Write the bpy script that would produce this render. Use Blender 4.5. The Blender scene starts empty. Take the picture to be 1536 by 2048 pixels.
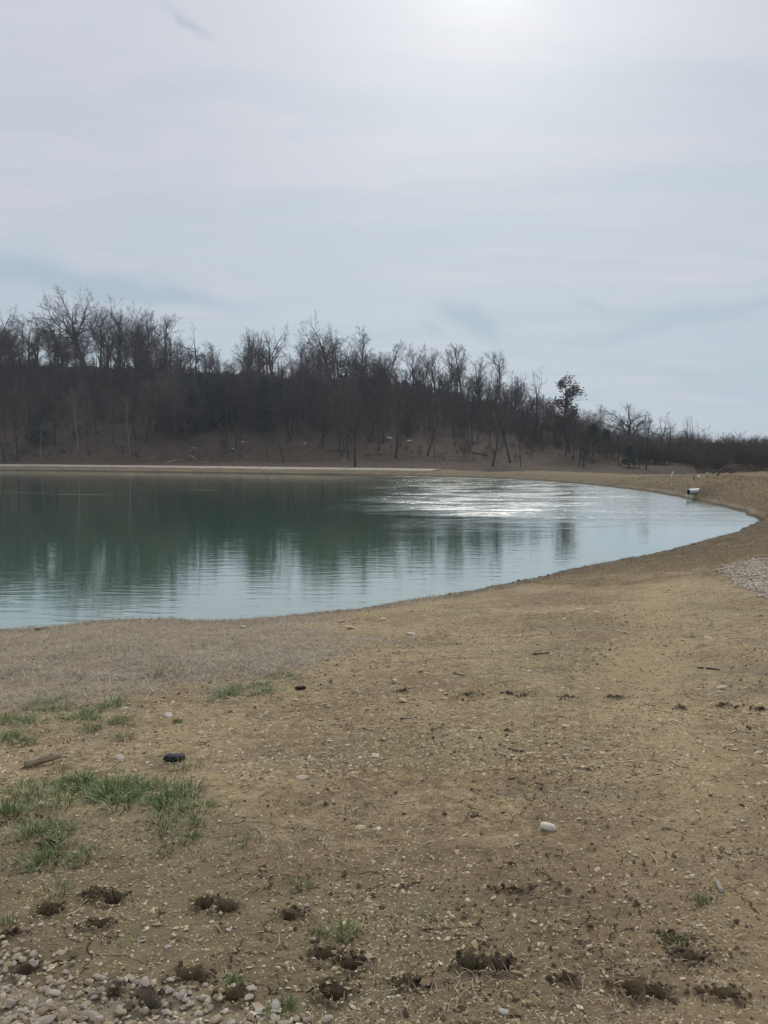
import bpy, math, random
import numpy as np

# ---------------------------------------------------------------- camera
scene = bpy.context.scene
F_PX, CX, CY, HORIZON = 1538.0, 768.0, 1024.0, 885.0
EYE = np.array([0.0, 0.0, 3.4])
PITCH = math.atan((CY - HORIZON) / F_PX)
cam_data = bpy.data.cameras.new('camera')
cam_data.sensor_fit = 'VERTICAL'
cam_data.sensor_height = 36.0
cam_data.lens = F_PX / 2048 * 36.0
cam_data.clip_start = 0.05
cam_data.clip_end = 6000
cam = bpy.data.objects.new('camera', cam_data)
scene.collection.objects.link(cam)
cam.location = EYE
cam.rotation_euler = (math.radians(90) - PITCH, 0, 0)
scene.camera = cam


def ray(px, py):
    xr, yr = (px - CX) / F_PX, (CY - py) / F_PX
    c, s = math.cos(PITCH), math.sin(PITCH)
    return np.array([xr, c + yr * s, -s + yr * c])


# ---------------------------------------------------------------- sky and sun
SUN = ray(985, -170)
SUN = SUN / np.linalg.norm(SUN)
SUN_EL = math.asin(SUN[2])
SUN_AZ = math.atan2(SUN[0], SUN[1])


class NT:
    """small helper round a node tree"""
    def __init__(self, tree):
        self.t = tree
        self.n = tree.nodes
        self.n.clear()

    def new(self, typ, **kw):
        nd = self.n.new(typ)
        for k, v in kw.items():
            if k.startswith('i_'):
                key = k[2:]
                key = int(key) if key.isdigit() else key.replace('_', ' ')
                self.put(nd.inputs[key], v)
            else:
                setattr(nd, k, v)
        return nd

    def put(self, sock, v):
        if isinstance(v, bpy.types.NodeSocket):
            self.t.links.new(v, sock)
        elif isinstance(v, bpy.types.Node):
            self.t.links.new(v.outputs[0], sock)
        else:
            sock.default_value = v

    def math(self, op, a, b=None, c=None, clamp=False):
        nd = self.n.new('ShaderNodeMath')
        nd.operation = op
        nd.use_clamp = clamp
        self.put(nd.inputs[0], a)
        if b is not None:
            self.put(nd.inputs[1], b)
        if c is not None:
            self.put(nd.inputs[2], c)
        return nd.outputs[0]

    def mix(self, f, a, b, blend='MIX'):
        nd = self.n.new('ShaderNodeMix')
        nd.data_type = 'RGBA'
        nd.blend_type = blend
        nd.clamp_factor = True
        self.put(nd.inputs[0], f)
        for s, v in ((6, a), (7, b)):
            if isinstance(v, tuple) and len(v) == 3:
                v = v + (1.0,)
            self.put(nd.inputs[s], v)
        return nd.outputs[2]

    def smooth(self, v, lo, hi):
        nd = self.n.new('ShaderNodeMapRange')
        nd.interpolation_type = 'SMOOTHSTEP'
        self.put(nd.inputs[0], v)
        nd.inputs[1].default_value = lo
        nd.inputs[2].default_value = hi
        return nd.outputs[0]

    def noise(self, vec, scale, detail=3, rough=0.5, dist=0.0):
        nd = self.n.new('ShaderNodeTexNoise')
        self.put(nd.inputs['Vector'], vec)
        nd.inputs['Scale'].default_value = scale
        nd.inputs['Detail'].default_value = detail
        nd.inputs['Roughness'].default_value = rough
        nd.inputs['Distortion'].default_value = dist
        return nd.outputs[0]

    def mapping(self, vec, scale=(1, 1, 1), loc=(0, 0, 0), rot=(0, 0, 0)):
        nd = self.n.new('ShaderNodeMapping')
        self.put(nd.inputs['Vector'], vec)
        nd.inputs['Location'].default_value = loc
        nd.inputs['Rotation'].default_value = rot
        nd.inputs['Scale'].default_value = scale
        return nd.outputs[0]


world = bpy.data.worlds.new("World")
scene.world = world
world.use_nodes = True
w = NT(world.node_tree)
SKY_STRENGTH = 0.1
tc = w.new('ShaderNodeTexCoord')
nrm = w.new('ShaderNodeVectorMath', operation='NORMALIZE')
w.put(nrm.inputs[0], tc.outputs['Generated'])
D = nrm.outputs[0]
sep = w.new('ShaderNodeSeparateXYZ')
w.put(sep.inputs[0], D)
dx, dy, dz = sep.outputs
dot = w.new('ShaderNodeVectorMath', operation='DOT_PRODUCT')
w.put(dot.inputs[0], D)
dot.inputs[1].default_value = SUN
sd_ = w.math('MAXIMUM', dot.outputs['Value'], 0.0)
sky = w.new('ShaderNodeTexSky', sky_type='NISHITA')
sky.sun_disc = False
sky.sun_elevation = SUN_EL
sky.sun_rotation = SUN_AZ
sky.dust_density = 1.0
el = w.math('ARCSINE', w.math('MAXIMUM', dz, 0.0))
az = w.math('ARCTAN2', dx, dy)
# thin high cloud sheet lit from behind, bluer near the horizon
sheet_hi = (4.05, 4.35, 4.9)
sheet_lo = (3.45, 4.3, 4.95)
plane = w.new('ShaderNodeVectorMath', operation='SCALE')
w.put(plane.inputs[0], D)
w.put(plane.inputs['Scale'], w.math('DIVIDE', 1.0, w.math('ADD', w.math('MAXIMUM', dz, 0.0), 0.12)))
pn = w.noise(w.mapping(plane.outputs[0], (0.55, 1.3, 1.0), rot=(0, 0, 0.25)), 1.0, 6, 0.55, 0.8)
pn2 = w.noise(w.mapping(plane.outputs[0], (1.3, 4.2, 1.0), rot=(0, 0, 0.15)), 1.0, 5, 0.6, 0.5)
elw = w.math('ADD', el, w.math('MULTIPLY', w.math('SUBTRACT', pn, 0.5), 0.22))
cloud = w.mix(w.smooth(elw, 0.015, 0.26), sheet_lo, sheet_hi)
pn3 = w.noise(w.mapping(plane.outputs[0], (2.6, 6.5, 1.0), rot=(0, 0, -0.2)), 1.0, 6, 0.65, 0.9)
mott = w.math('ADD', 0.74, w.math('ADD', w.math('MULTIPLY', pn, 0.28), w.math('ADD', w.math('MULTIPLY', pn2, 0.16), w.math('MULTIPLY', pn3, 0.12))))
mc = w.new('ShaderNodeCombineColor')
for k in range(3):
    w.put(mc.inputs[k], mott)
cloud = w.mix(1.0, cloud, mc.outputs[0], 'MULTIPLY')
# warm/lilac and cool drifts inside the sheet
cloud = w.mix(w.math('MULTIPLY', w.smooth(pn2, 0.42, 0.7), 0.60), cloud, (4.75, 4.62, 5.1))
cloud = w.mix(w.math('MULTIPLY', w.smooth(pn, 0.6, 0.4), 0.50), cloud, (3.75, 4.5, 5.05))
# darker shreds of low cloud
wa = w.noise(D, 9.0, 4, 0.6)
wb = w.noise(w.mapping(D, loc=(3.1, 1.7, 5.2)), 9.0, 4, 0.6)
azw = w.math('ADD', az, w.math('MULTIPLY', w.math('SUBTRACT', wa, 0.5), 0.10))
el2 = w.math('ADD', el, w.math('MULTIPLY', w.math('SUBTRACT', wb, 0.5), 0.05))


def skypos(px, py):
    d = ray(px, py)
    d = d / np.linalg.norm(d)
    return math.atan2(d[0], d[1]), math.asin(d[2])


SHREDS = [(120, 555, 0.17, 0.016, 0.75, -0.10), (345, 592, 0.10, 0.012, 0.4, -0.10),
          (965, 645, 0.035, 0.014, 0.95, -0.45), (875, 662, 0.012, 0.008, 0.6, -0.3), (1185, 612, 0.03, 0.006, 0.5, -0.4),
          (1440, 622, 0.10, 0.011, 0.55, 0.12), (380, 48, 0.030, 0.007, 0.75, -0.45),
          (1260, 668, 0.10, 0.007, 0.35, 0.1), (1490, 770, 0.12, 0.016, 0.4, 0.0), (-500, 560, 0.3, 0.02, 0.6, 0.05), (2100, 600, 0.3, 0.02, 0.5, 0.05)]
tot = None
for (px, py, wa_, we_, k, tilt) in SHREDS:
    a0, e0 = skypos(px, py)
    ua = w.math('SUBTRACT', azw, a0)
    ue = w.math('SUBTRACT', w.math('SUBTRACT', el2, e0), w.math('MULTIPLY', ua, tilt))
    q = w.math('ADD', w.math('POWER', w.math('ABSOLUTE', w.math('DIVIDE', ua, wa_)), 2.0), w.math('POWER', w.math('ABSOLUTE', w.math('DIVIDE', ue, we_)), 2.0))
    g = w.math('MULTIPLY', w.math('EXPONENT', w.math('MULTIPLY', q, -1.0)), k)
    tot = g if tot is None else w.math('ADD', tot, g)
cloud = w.mix(w.math('MINIMUM', tot, 0.85), cloud, (2.95, 3.7, 4.4))
base = w.mix(0.97, sky.outputs[0], cloud)
# veiled sun
glow = w.math('ADD', w.math('MULTIPLY', w.math('POWER', sd_, 45.0), 1.6), w.math('MULTIPLY', w.math('POWER', sd_, 7.0), 0.25))
glow = w.math('ADD', glow, w.math('MULTIPLY', w.math('POWER', sd_, 500.0), 3.0))
gc = w.new('ShaderNodeCombineColor')
w.put(gc.inputs[0], w.math('MULTIPLY', glow, 1.0))
w.put(gc.inputs[1], w.math('MULTIPLY', glow, 1.02))
w.put(gc.inputs[2], w.math('MULTIPLY', glow, 0.90))
base = w.mix(1.0, base, gc.outputs[0], 'ADD')
bg = w.new('ShaderNodeBackground')
w.put(bg.inputs[0], base)
bg.inputs[1].default_value = SKY_STRENGTH
out = w.new('ShaderNodeOutputWorld')
w.put(out.inputs[0], bg)

sun_data = bpy.data.lights.new('sun', 'SUN')
sun_data.energy = 1.5
sun_data.angle = math.radians(22)
sun_data.color = (1.0, 0.95, 0.87)
sun = bpy.data.objects.new('sun', sun_data)
scene.collection.objects.link(sun)
from mathutils import Vector
sun.rotation_euler = Vector(SUN).to_track_quat('Z', 'Y').to_euler()

vs = scene.view_settings
scene.display_settings.display_device = 'sRGB'
vs.view_transform = 'Standard'
vs.look = 'None'
vs.exposure = 0.40
vs.gamma = 1.0
vs.use_curve_mapping = False
scene.render.engine = 'CYCLES'
scene.cycles.max_bounces = 5
scene.cycles.diffuse_bounces = 2
scene.cycles.glossy_bounces = 3
scene.cycles.use_denoising = True
scene.cycles.denoiser = 'OPENIMAGEDENOISE'
scene.cycles.denoising_input_passes = 'RGB_ALBEDO_NORMAL'
scene.cycles.denoising_prefilter = 'ACCURATE'
scene.cycles.sample_clamp_indirect = 8

# ---------------------------------------------------------------- helpers
COL = scene.collection
rs = np.random.RandomState


def lerp(a, b, t):
    return a + (b - a) * t


def sstep(x, lo, hi):
    t = np.clip((x - lo) / (hi - lo), 0, 1)
    return t * t * (3 - 2 * t)


def _hash(ix, iy, seed):
    h = (ix.astype(np.int64) * 374761393 + iy.astype(np.int64) * 668265263 + seed * 974711) & 0x7fffffff
    h = ((h ^ (h >> 13)) * 1274126177) & 0x7fffffff
    return ((h ^ (h >> 16)) & 0xffff) / 65535.0


def vnoise(x, y, seed=0):
    x0, y0 = np.floor(x), np.floor(y)
    fx, fy = x - x0, y - y0
    fx, fy = fx * fx * fx * (fx * (fx * 6 - 15) + 10), fy * fy * fy * (fy * (fy * 6 - 15) + 10)
    a, b = _hash(x0, y0, seed), _hash(x0 + 1, y0, seed)
    c, d = _hash(x0, y0 + 1, seed), _hash(x0 + 1, y0 + 1, seed)
    return lerp(lerp(a, b, fx), lerp(c, d, fx), fy)


def fbm(x, y, seed=0, octs=4, gain=0.5):
    s, a, n = 0, 1.0, 0
    for k in range(octs):
        s = s + a * vnoise(x * 2 ** k + 17.3 * k, y * 2 ** k - 9.1 * k, seed + k)
        n += a
        a *= gain
    return s / n


def mesh_np(name, V, quads=None, tris=None, attrs=None, smooth=True):
    me = bpy.data.meshes.new(name)
    V = np.asarray(V, dtype=np.float32)
    nq = 0 if quads is None else len(quads)
    nt = 0 if tris is None else len(tris)
    me.vertices.add(len(V))
    me.vertices.foreach_set('co', V.ravel())
    me.loops.add(nq * 4 + nt * 3)
    me.polygons.add(nq + nt)
    li, ls = [], []
    if nq:
        li.append(np.asarray(quads, dtype=np.int32).ravel())
        ls.append(np.arange(nq, dtype=np.int32) * 4)
    if nt:
        li.append(np.asarray(tris, dtype=np.int32).ravel())
        ls.append(nq * 4 + np.arange(nt, dtype=np.int32) * 3)
    me.loops.foreach_set('vertex_index', np.concatenate(li))
    me.polygons.foreach_set('loop_start', np.concatenate(ls))
    me.update(calc_edges=True)
    me.polygons.foreach_set('use_smooth', np.full(nq + nt, smooth))
    for k, a in (attrs or {}).items():
        a = np.asarray(a, dtype=np.float32)
        if a.ndim == 2:
            at_ = me.attributes.new(k, 'FLOAT_COLOR', 'POINT')
            at_.data.foreach_set('color', a.ravel())
        else:
            at_ = me.attributes.new(k, 'FLOAT', 'POINT')
            at_.data.foreach_set('value', a)
    me.validate()
    return me


def link(name, me, mat=None, parent=None):
    o = bpy.data.objects.new(name, me)
    COL.objects.link(o)
    if mat is not None and me is not None and not me.materials:
        me.materials.append(mat)
    if parent is not None:
        o.parent = parent
    return o


def tag(o, label=None, cat=None, group=None, kind=None):
    if label:
        o['label'] = label
    if cat:
        o['category'] = cat
    if group:
        o['group'] = group
    if kind:
        o['kind'] = kind
    return o


# ---------------------------------------------------------------- terrain
WATER = 0.0


def on_water(px, py):
    d = ray(px, py)
    t = EYE[2] / -d[2]
    return (EYE + d * t)[:2]


# the outline of the pond, clockwise: (x, y, profile)
shore_px = [(-20, 1266, 'N'), (90, 1258, 'N'), (200, 1248, 'N'), (330, 1242, 'N'), (450, 1246, 'N'), (560, 1236, 'N'), (700, 1222, 'N'),
            (850, 1200, 'N'), (1000, 1172, 'N'), (1100, 1150, 'N'), (1250, 1120, 'M'), (1350, 1098, 'M'), (1420, 1080, 'M'),
            (1480, 1062, 'M'), (1517, 1043, 'R'), (1500, 1031, 'R'), (1450, 1015, 'R'), (1380, 999, 'R'), (1300, 984, 'R'), (1200, 971.5, 'D'),
            (1100, 963, 'D'), (1000, 957.5, 'D'), (930, 955, 'V'), (850, 952.5, 'F'), (700, 950, 'F'), (500, 947, 'F'), (300, 944, 'F'), (0, 940.5, 'F')]
ctrl = [(*on_water(px, py), t) for px, py, t in shore_px]
ctrl = [(-60, 40, 'N'), (-44, 22, 'N'), (-26, 13.5, 'N'), (-14, 12.6, 'N')] + ctrl + [(-62, 93, 'F'), (-74, 82, 'F'), (-74, 60, 'F')]
SD_N = np.array([0, .25, 1, 2, 3.5, 5, 7, 10, 14, 20, 30, 60.])
PROF = {
    'N': [0, .10, .22, .35, .55, .75, 1.0, 1.36, 1.8, 1.95, 2.0, 2.0],
    'M': [0, .10, .22, .36, .56, .74, 0.95, 1.2, 1.5, 1.8, 2.0, 2.0],
    'R': [0, .14, .42, .72, 1.00, 1.08, 1.00, .55, -.1, -.6, -.9, -.9],
    'D': [0, .10, .30, .48, .58, .60, .55, .50, .55, .8, 1.0, 1.0],
    'V': [0, .10, .20, .26, .28, .28, .30, .45, .6, .8, 1.0, 1.0],
    'F': [0, .22, .42, .50, .52, .54, .66, .80, .9, 1.0, 1.0, 1.0],
}
nC = len(ctrl)
P0 = np.array([c[:2] for c in ctrl])
shore, shore_prof, shore_f = [], [], []
SUB = 9
for i in range(nC):
    a, b, c, d = P0[(i - 1) % nC], P0[i], P0[(i + 1) % nC], P0[(i + 2) % nC]
    for k in range(SUB):
        t = k / SUB
        shore.append(0.5 * ((2 * b) + (-a + c) * t + (2 * a - 5 * b + 4 * c - d) * t * t + (-a + 3 * b - 3 * c + d) * t ** 3))
        pa, pb = np.array(PROF[ctrl[i][2]]), np.array(PROF[ctrl[(i + 1) % nC][2]])
        shore_prof.append(lerp(pa, pb, t))
        shore_f.append(lerp(float(ctrl[i][2] in 'RD'), float(ctrl[(i + 1) % nC][2] in 'RD'), t))
shore = np.array(shore)
# small wobble so that the waterline is not a drawn curve
_ar = np.arange(len(shore))
_nx = np.roll(shore, -1, 0) - np.roll(shore, 1, 0)
_nx = np.stack([_nx[:, 1], -_nx[:, 0]], 1) / (np.linalg.norm(_nx, axis=1, keepdims=True) + 1e-9)
_seg = np.linalg.norm(np.roll(shore, -1, 0) - shore, axis=1)
shore = shore + _nx * ((vnoise(_ar * 0.9, _ar * 0, 5) - 0.5) * np.clip(_seg * 1.0, 0, 0.42))[:, None]
shore_prof = np.array(shore_prof)
shore_f = np.array(shore_f)
NS = len(shore)


def shore_query(X, Y):
    """signed distance (outside positive) and the nearest index along the shore"""
    A = shore
    B = np.roll(shore, -1, 0)
    AB = B - A
    L2 = (AB ** 2).sum(1) + 1e-12
    n = len(X)
    sd = np.empty(n)
    tt = np.empty(n)
    for s in range(0, n, 6000):
        x, y = X[s:s + 6000, None], Y[s:s + 6000, None]
        t = np.clip(((x - A[:, 0]) * AB[:, 0] + (y - A[:, 1]) * AB[:, 1]) / L2, 0, 1)
        d2 = (x - A[:, 0] - t * AB[:, 0]) ** 2 + (y - A[:, 1] - t * AB[:, 1]) ** 2
        k = d2.argmin(1)
        r = np.arange(len(k))
        cond = (A[:, 1] > y) != (B[:, 1] > y)
        xi = A[:, 0] + (y - A[:, 1]) / np.where(np.abs(AB[:, 1]) < 1e-9, 1e-9, AB[:, 1]) * AB[:, 0]
        ins = (cond & (x < xi)).sum(1) % 2 == 1
        sd[s:s + 6000] = np.sqrt(d2[r, k]) * np.where(ins, -1, 1)
        tt[s:s + 6000] = k + t[r, k]
    return sd, tt


GX0, GX1, GY0, GY1, GS = -110.0, 70.0, -12.0, 130.0, 0.5
gx = np.arange(GX0, GX1 + GS, GS)
gy = np.arange(GY0, GY1 + GS, GS)
_GX, _GY = np.meshgrid(gx, gy)
_sd, _tt = shore_query(_GX.ravel(), _GY.ravel())
SDG = _sd.reshape(_GX.shape)
_i = np.floor(_tt).astype(int) % NS
_f = (_tt - np.floor(_tt))[:, None]
PRG = (shore_prof[_i] * (1 - _f) + shore_prof[(_i + 1) % NS] * _f).reshape(_GX.shape + (12,))
RDG = (shore_f[_i] * (1 - _f[:, 0]) + shore_f[(_i + 1) % NS] * _f[:, 0]).reshape(_GX.shape)


def bil(G, X, Y):
    fx = np.clip((X - GX0) / GS, 0, len(gx) - 1.001)
    fy = np.clip((Y - GY0) / GS, 0, len(gy) - 1.001)
    ix, iy = fx.astype(int), fy.astype(int)
    a, b = fx - ix, fy - iy
    if G.ndim == 3:
        a, b = a[:, None], b[:, None]
    return (G[iy, ix] * (1 - a) + G[iy, ix + 1] * a) * (1 - b) + (G[iy + 1, ix] * (1 - a) + G[iy + 1, ix + 1] * a) * b


# ridge of the wooded hill: column -> (photo row of the ridge ground, distance of ridge, distance of foot)
RIDGE = np.array([(-900, 714, 140, 104), (-400, 719, 140, 104), (0, 730, 142, 104), (200, 736, 142, 104), (400, 748, 142, 103), (600, 758, 142, 101), (850, 777, 142, 97),
                  (950, 803, 140, 95), (1050, 836, 136, 92), (1130, 864, 130, 90), (1200, 884, 124, 88), (1300, 912, 120, 86), (1400, 940, 120, 86), (1600, 955, 120, 86), (2600, 955, 120, 86)], dtype=float)


def col_of(X, Y):
    return CX + X / np.maximum(Y, 1.0) * F_PX / math.cos(PITCH)


def ridge(u):
    y = np.interp(u, RIDGE[:, 0], RIDGE[:, 1])
    dr = np.interp(u, RIDGE[:, 0], RIDGE[:, 2])
    df = np.interp(u, RIDGE[:, 0], RIDGE[:, 3])
    z = EYE[2] + dr * (HORIZON - y) / F_PX
    return z, dr, df


# hoof prints and pushed-up soil: (photo x, y, width px, depth px)
PRINTS = [(100, 1822, 50, 22), (190, 1790, 50, 30), (232, 1800, 46, 26), (193, 1852, 50, 22), (408, 1812, 44, 30), (452, 1820, 50, 36), (652, 1912, 50, 34), (706, 1928, 56, 38),
          (670, 1987, 66, 34), (946, 1930, 56, 36), (1000, 1934, 54, 34), (1272, 1984, 60, 34), (1312, 1992, 56, 30), (382, 1954, 70, 28), (224, 1986, 46, 30), (300, 2008, 70, 34), (468, 1992, 50, 30),
          (50, 1941, 46, 26), (98, 1692, 44, 24), (22, 1872, 46, 20), (1345, 1880, 50, 18), (1380, 1918, 70, 24), (590, 1836, 60, 30), (1450, 1990, 60, 24), (1130, 1965, 40, 16), (820, 1970, 70, 26), (1020, 1782, 60, 12)]
CLODS = [(803, 1385, 40), (935, 1390, 60), (1020, 1388, 34), (1046, 1392, 22), (1135, 1395, 46), (1235, 1396, 50), (1360, 1416, 24), (1445, 1412, 48), (1520, 1420, 40)]


def terrain0(X, Y):
    X = np.asarray(X, dtype=float)
    Y = np.asarray(Y, dtype=float)
    sd = bil(SDG, X, Y)
    pr = bil(PRG, X, Y)
    s = np.clip(sd, 0, 59.9)
    k = np.clip(np.searchsorted(SD_N, s, side='right') - 1, 0, 10)
    f = (s - SD_N[k]) / (SD_N[k + 1] - SD_N[k])
    r = np.arange(len(s))
    z = pr[r, k] * (1 - f) + pr[r, k + 1] * f
    z = np.where(sd < 0, np.maximum(sd * 0.35, -2.2), z)
    u = col_of(X, Y)
    zr, dr, df = ridge(u)
    q = (Y - df) / (dr - df)
    prof = np.where(q < 1, 0.25 * sstep(q, 0, 1) + 0.75 * np.clip(q, 0, 1), 1.0)
    wy = sstep(Y, 70, 84)
    hill = prof * wy
    lumps = (fbm(X * 0.12, Y * 0.12, 31, 4) - 0.5) * 1.6 * sstep(q, 0.02, 0.4) * wy
    z = z * (1 - hill) + zr * hill + lumps * np.clip(1.5 - np.abs(q - 0.5), 0, 1)
    z = z - np.clip(Y - dr, 0, 60) * 0.06 * wy
    far = np.clip((Y - 165) / 95, 0, 1)
    far = far * far * (3 - 2 * far)
    z = z * (1 - far) + 1.6 * far
    return z, sd


def detail(X, Y, sd):
    """lumps of the soil near the eye, tussocks further out"""
    r = np.hypot(X, Y)
    out = sstep(sd, 0.0, 0.5)
    near = 1 - sstep(r, 16, 26)
    z = (fbm(X * 1.3, Y * 1.3, 3, 3) - 0.5) * 0.07
    z = z + near * ((fbm(X * 9, Y * 9, 11, 3) - 0.5) * 0.022)
    rough = sstep(fbm(X * 1.1, Y * 1.1, 77, 3), 0.42, 0.62)
    n2 = fbm(X * 26, Y * 26, 13, 3)
    z = z + near * (np.abs(n2 - 0.5) * -0.020 + 0.004) * (0.35 + 1.0 * rough)
    far = sstep(r, 14, 24)
    z = z + far * ((fbm(X * 0.9, Y * 2.2, 41, 4) - 0.5) * 0.20)
    return z * out


def terrain_plain(X, Y):
    z, sd = terrain0(X, Y)
    return z + detail(X, Y, sd), sd


def at_(px, py, fun):
    d = ray(px, py)
    t = np.geomspace(0.8, 420, 2600)
    P = EYE[None] + d[None] * t[:, None]
    z = fun(P[:, 0], P[:, 1])[0]
    under = P[:, 2] < np.maximum(z, -5)
    if not under.any():
        return None
    k = int(np.argmax(under))
    if k == 0:
        return P[0]
    a = P[k - 1, 2] - z[k - 1]
    b = P[k, 2] - z[k]
    f = a / (a - b)
    return P[k - 1] * (1 - f) + P[k] * f


hoof = []
for (px, py, wpx, hpx) in PRINTS:
    p = at_(px, py, terrain_plain)
    dist = np.linalg.norm(p - EYE)
    hoof.append((p[0], p[1], wpx * dist / F_PX * 0.39, hpx * dist / F_PX * 0.62, 1.0))
clodpos = []
for (px, py, wpx) in CLODS:
    p = at_(px, py, terrain_plain)
    dist = np.linalg.norm(p - EYE)
    clodpos.append((p[0], p[1], wpx * dist / F_PX * 0.45, wpx * dist / F_PX * 0.40))


def hoof_field(X, Y):
    """returns the height change and the mask for broken soil and painted hole shade"""
    dz = np.zeros_like(X)
    m = np.zeros_like(X)
    wx = (fbm(X * 14, Y * 14, 61, 3) - 0.5)
    wy = (fbm(X * 14, Y * 14, 67, 3) - 0.5)
    lump = fbm(X * 30, Y * 30, 71, 3)
    fine = fbm(X * 55, Y * 55, 79, 2)
    for (hx, hy, a, b, k) in hoof:
        sel = (np.abs(X - hx) < 0.5) & (np.abs(Y - hy) < 0.6)
        if not sel.any():
            continue
        x = (X[sel] - hx) / a + wx[sel] * 1.0
        y = (Y[sel] - hy) / b + wy[sel] * 1.0
        q = np.hypot(x, y)
        hole = 1 - sstep(q, 0.55, 1.05)
        rim = np.exp(-((q - 1.35) / 0.38) ** 2)
        dz[sel] += -0.085 * hole * k + rim * (0.004 + 0.022 * np.clip(lump[sel] - 0.42, 0, 1) * 2)
        dz[sel] += hole * (fine[sel] - .5) * 0.05
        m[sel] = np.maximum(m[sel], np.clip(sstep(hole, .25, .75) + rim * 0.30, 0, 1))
    for (hx, hy, a, b) in clodpos:
        sel = (np.abs(X - hx) < 0.8) & (np.abs(Y - hy) < 0.8)
        if not sel.any():
            continue
        q = np.hypot((X[sel] - hx) / a + wx[sel], (Y[sel] - hy) / b + wy[sel])
        up = 1 - sstep(q, 0.3, 1.2)
        dz[sel] += up * (0.008 + 0.035 * np.clip(lump[sel] - 0.4, 0, 1))
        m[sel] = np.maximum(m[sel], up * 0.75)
    return dz, m


PIPE = on_water(1379, 1000)
PIPE_DIR = unit_ = np.array([0.95, 0.31]) / math.hypot(0.95, 0.31)


def terrain(X, Y):
    X = np.atleast_1d(np.asarray(X, dtype=float))
    Y = np.atleast_1d(np.asarray(Y, dtype=float))
    z, sd = terrain_plain(X, Y)
    dz, m = hoof_field(X, Y)
    # earth packed round the pipe
    a = (X - PIPE[0]) * PIPE_DIR[0] + (Y - PIPE[1]) * PIPE_DIR[1]
    b = (X - PIPE[0]) * -PIPE_DIR[1] + (Y - PIPE[1]) * PIPE_DIR[0]
    k = (a > -1) & (a < 6) & (np.abs(b) < 4)
    dz = dz + np.where(k, 0.50 * sstep(a, 0.15, 1.0) * (1 - sstep(a, 1.5, 5.0)) * np.exp(-(b / 0.9) ** 2), 0)
    return z + dz, sd


def ground_z(x, y):
    return float(terrain(x, y)[0][0])


def at(px, py):
    return at_(px, py, terrain)


# where the photograph has gravel: corner below left, and the heap at the right
GRAVEL_CORNER = [at(px, py)[:2] for px, py in ((-330, 1895), (0, 1925), (60, 1950), (200, 1985), (330, 2020), (470, 2048), (620, 2085))]
GRAVEL_RIGHT = [at(px, py)[:2] for px, py in ((1436, 1141), (1485, 1127), (1536, 1113), (1700, 1100), (1750, 1250), (1600, 1206), (1536, 1196), (1480, 1168))]


def poly_sd(poly, X, Y):
    A = np.array(poly)
    B = np.roll(A, -1, 0)
    AB = B - A
    t = np.clip(((X[:, None] - A[:, 0]) * AB[:, 0] + (Y[:, None] - A[:, 1]) * AB[:, 1]) / (AB ** 2).sum(1), 0, 1)
    d = np.sqrt(((X[:, None] - A[:, 0] - t * AB[:, 0]) ** 2 + (Y[:, None] - A[:, 1] - t * AB[:, 1]) ** 2).min(1))
    cond = (A[:, 1] > Y[:, None]) != (B[:, 1] > Y[:, None])
    xi = A[:, 0] + (Y[:, None] - A[:, 1]) / np.where(np.abs(AB[:, 1]) < 1e-9, 1e-9, AB[:, 1]) * AB[:, 0]
    ins = (cond & (X[:, None] < xi)).sum(1) % 2 == 1
    return np.where(ins, -d, d)


CORNER_POLY = GRAVEL_CORNER + [(1.5, 0.4), (-3.5, 0.2)]


def zones(X, Y, sd):
    """what grows or lies where: dead grass, leaf litter, broken soil with painted hole shade, golden grass | green film, gravel, track"""
    r = np.hypot(X, Y)
    n = fbm(X * 0.9, Y * 0.9, 101, 4)
    n3 = fbm(X * 3.1, Y * 3.1, 103, 3)
    edge = np.interp(Y, [6.0, 7.3, 8.6, 10, 11.5, 13], [-3.6, -2.0, -0.9, -0.55, -0.9, -1.2])
    dead = sstep(edge - X + (n - 0.5) * 1.8 + (n3 - 0.5) * 1.4, -0.55, 0.6) * sstep(Y - 7.0 + (n - 0.5) * 2.0, -0.6, 0.9)
    dead = np.maximum(dead, (1 - sstep(sd + (n - 0.5) * 1.5, 0.5, 1.6)) * (Y < 30) * 0.8) * (r < 40)
    u = col_of(X, Y)
    zr, dr, df = ridge(u)
    litter = sstep(sd + (n - .5) * 1.6, np.interp(u, [880, 1000, 1400], [4.2, 4.6, 6.5]), np.interp(u, [880, 1000, 1400], [5.0, 6.5, 10.0]))
    litter = np.where(Y > 70, litter, 0)
    gold = sstep(Y + X * 0.35 + (n - 0.5) * 6, 15.5, 21) * (1 - litter) * sstep(sd, 0.0, 0.6)
    green = sstep(fbm(X * 0.8, Y * 0.8, 111, 4), 0.52, 0.66) * (r < 14)
    gc = 1 - sstep(poly_sd(CORNER_POLY, X, Y) + (n3 - 0.5) * 0.35, -0.05, 0.12)
    gr = 1 - sstep(poly_sd(GRAVEL_RIGHT, X, Y) + (n3 - 0.5) * 0.5, -0.1, 0.15)
    track = np.exp(-((X - np.interp(Y, [2, 5, 8, 11, 14, 18], [1.2, 1.9, 2.9, 3.9, 5.0, 6.9]) + (n - .5) * .5) / 0.42) ** 2) * (r < 22)
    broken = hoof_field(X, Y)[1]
    return np.stack([dead, litter, broken, gold], 1), np.stack([green, np.maximum(gc, gr), track, sstep(r, 14, 26)], 1)


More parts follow.
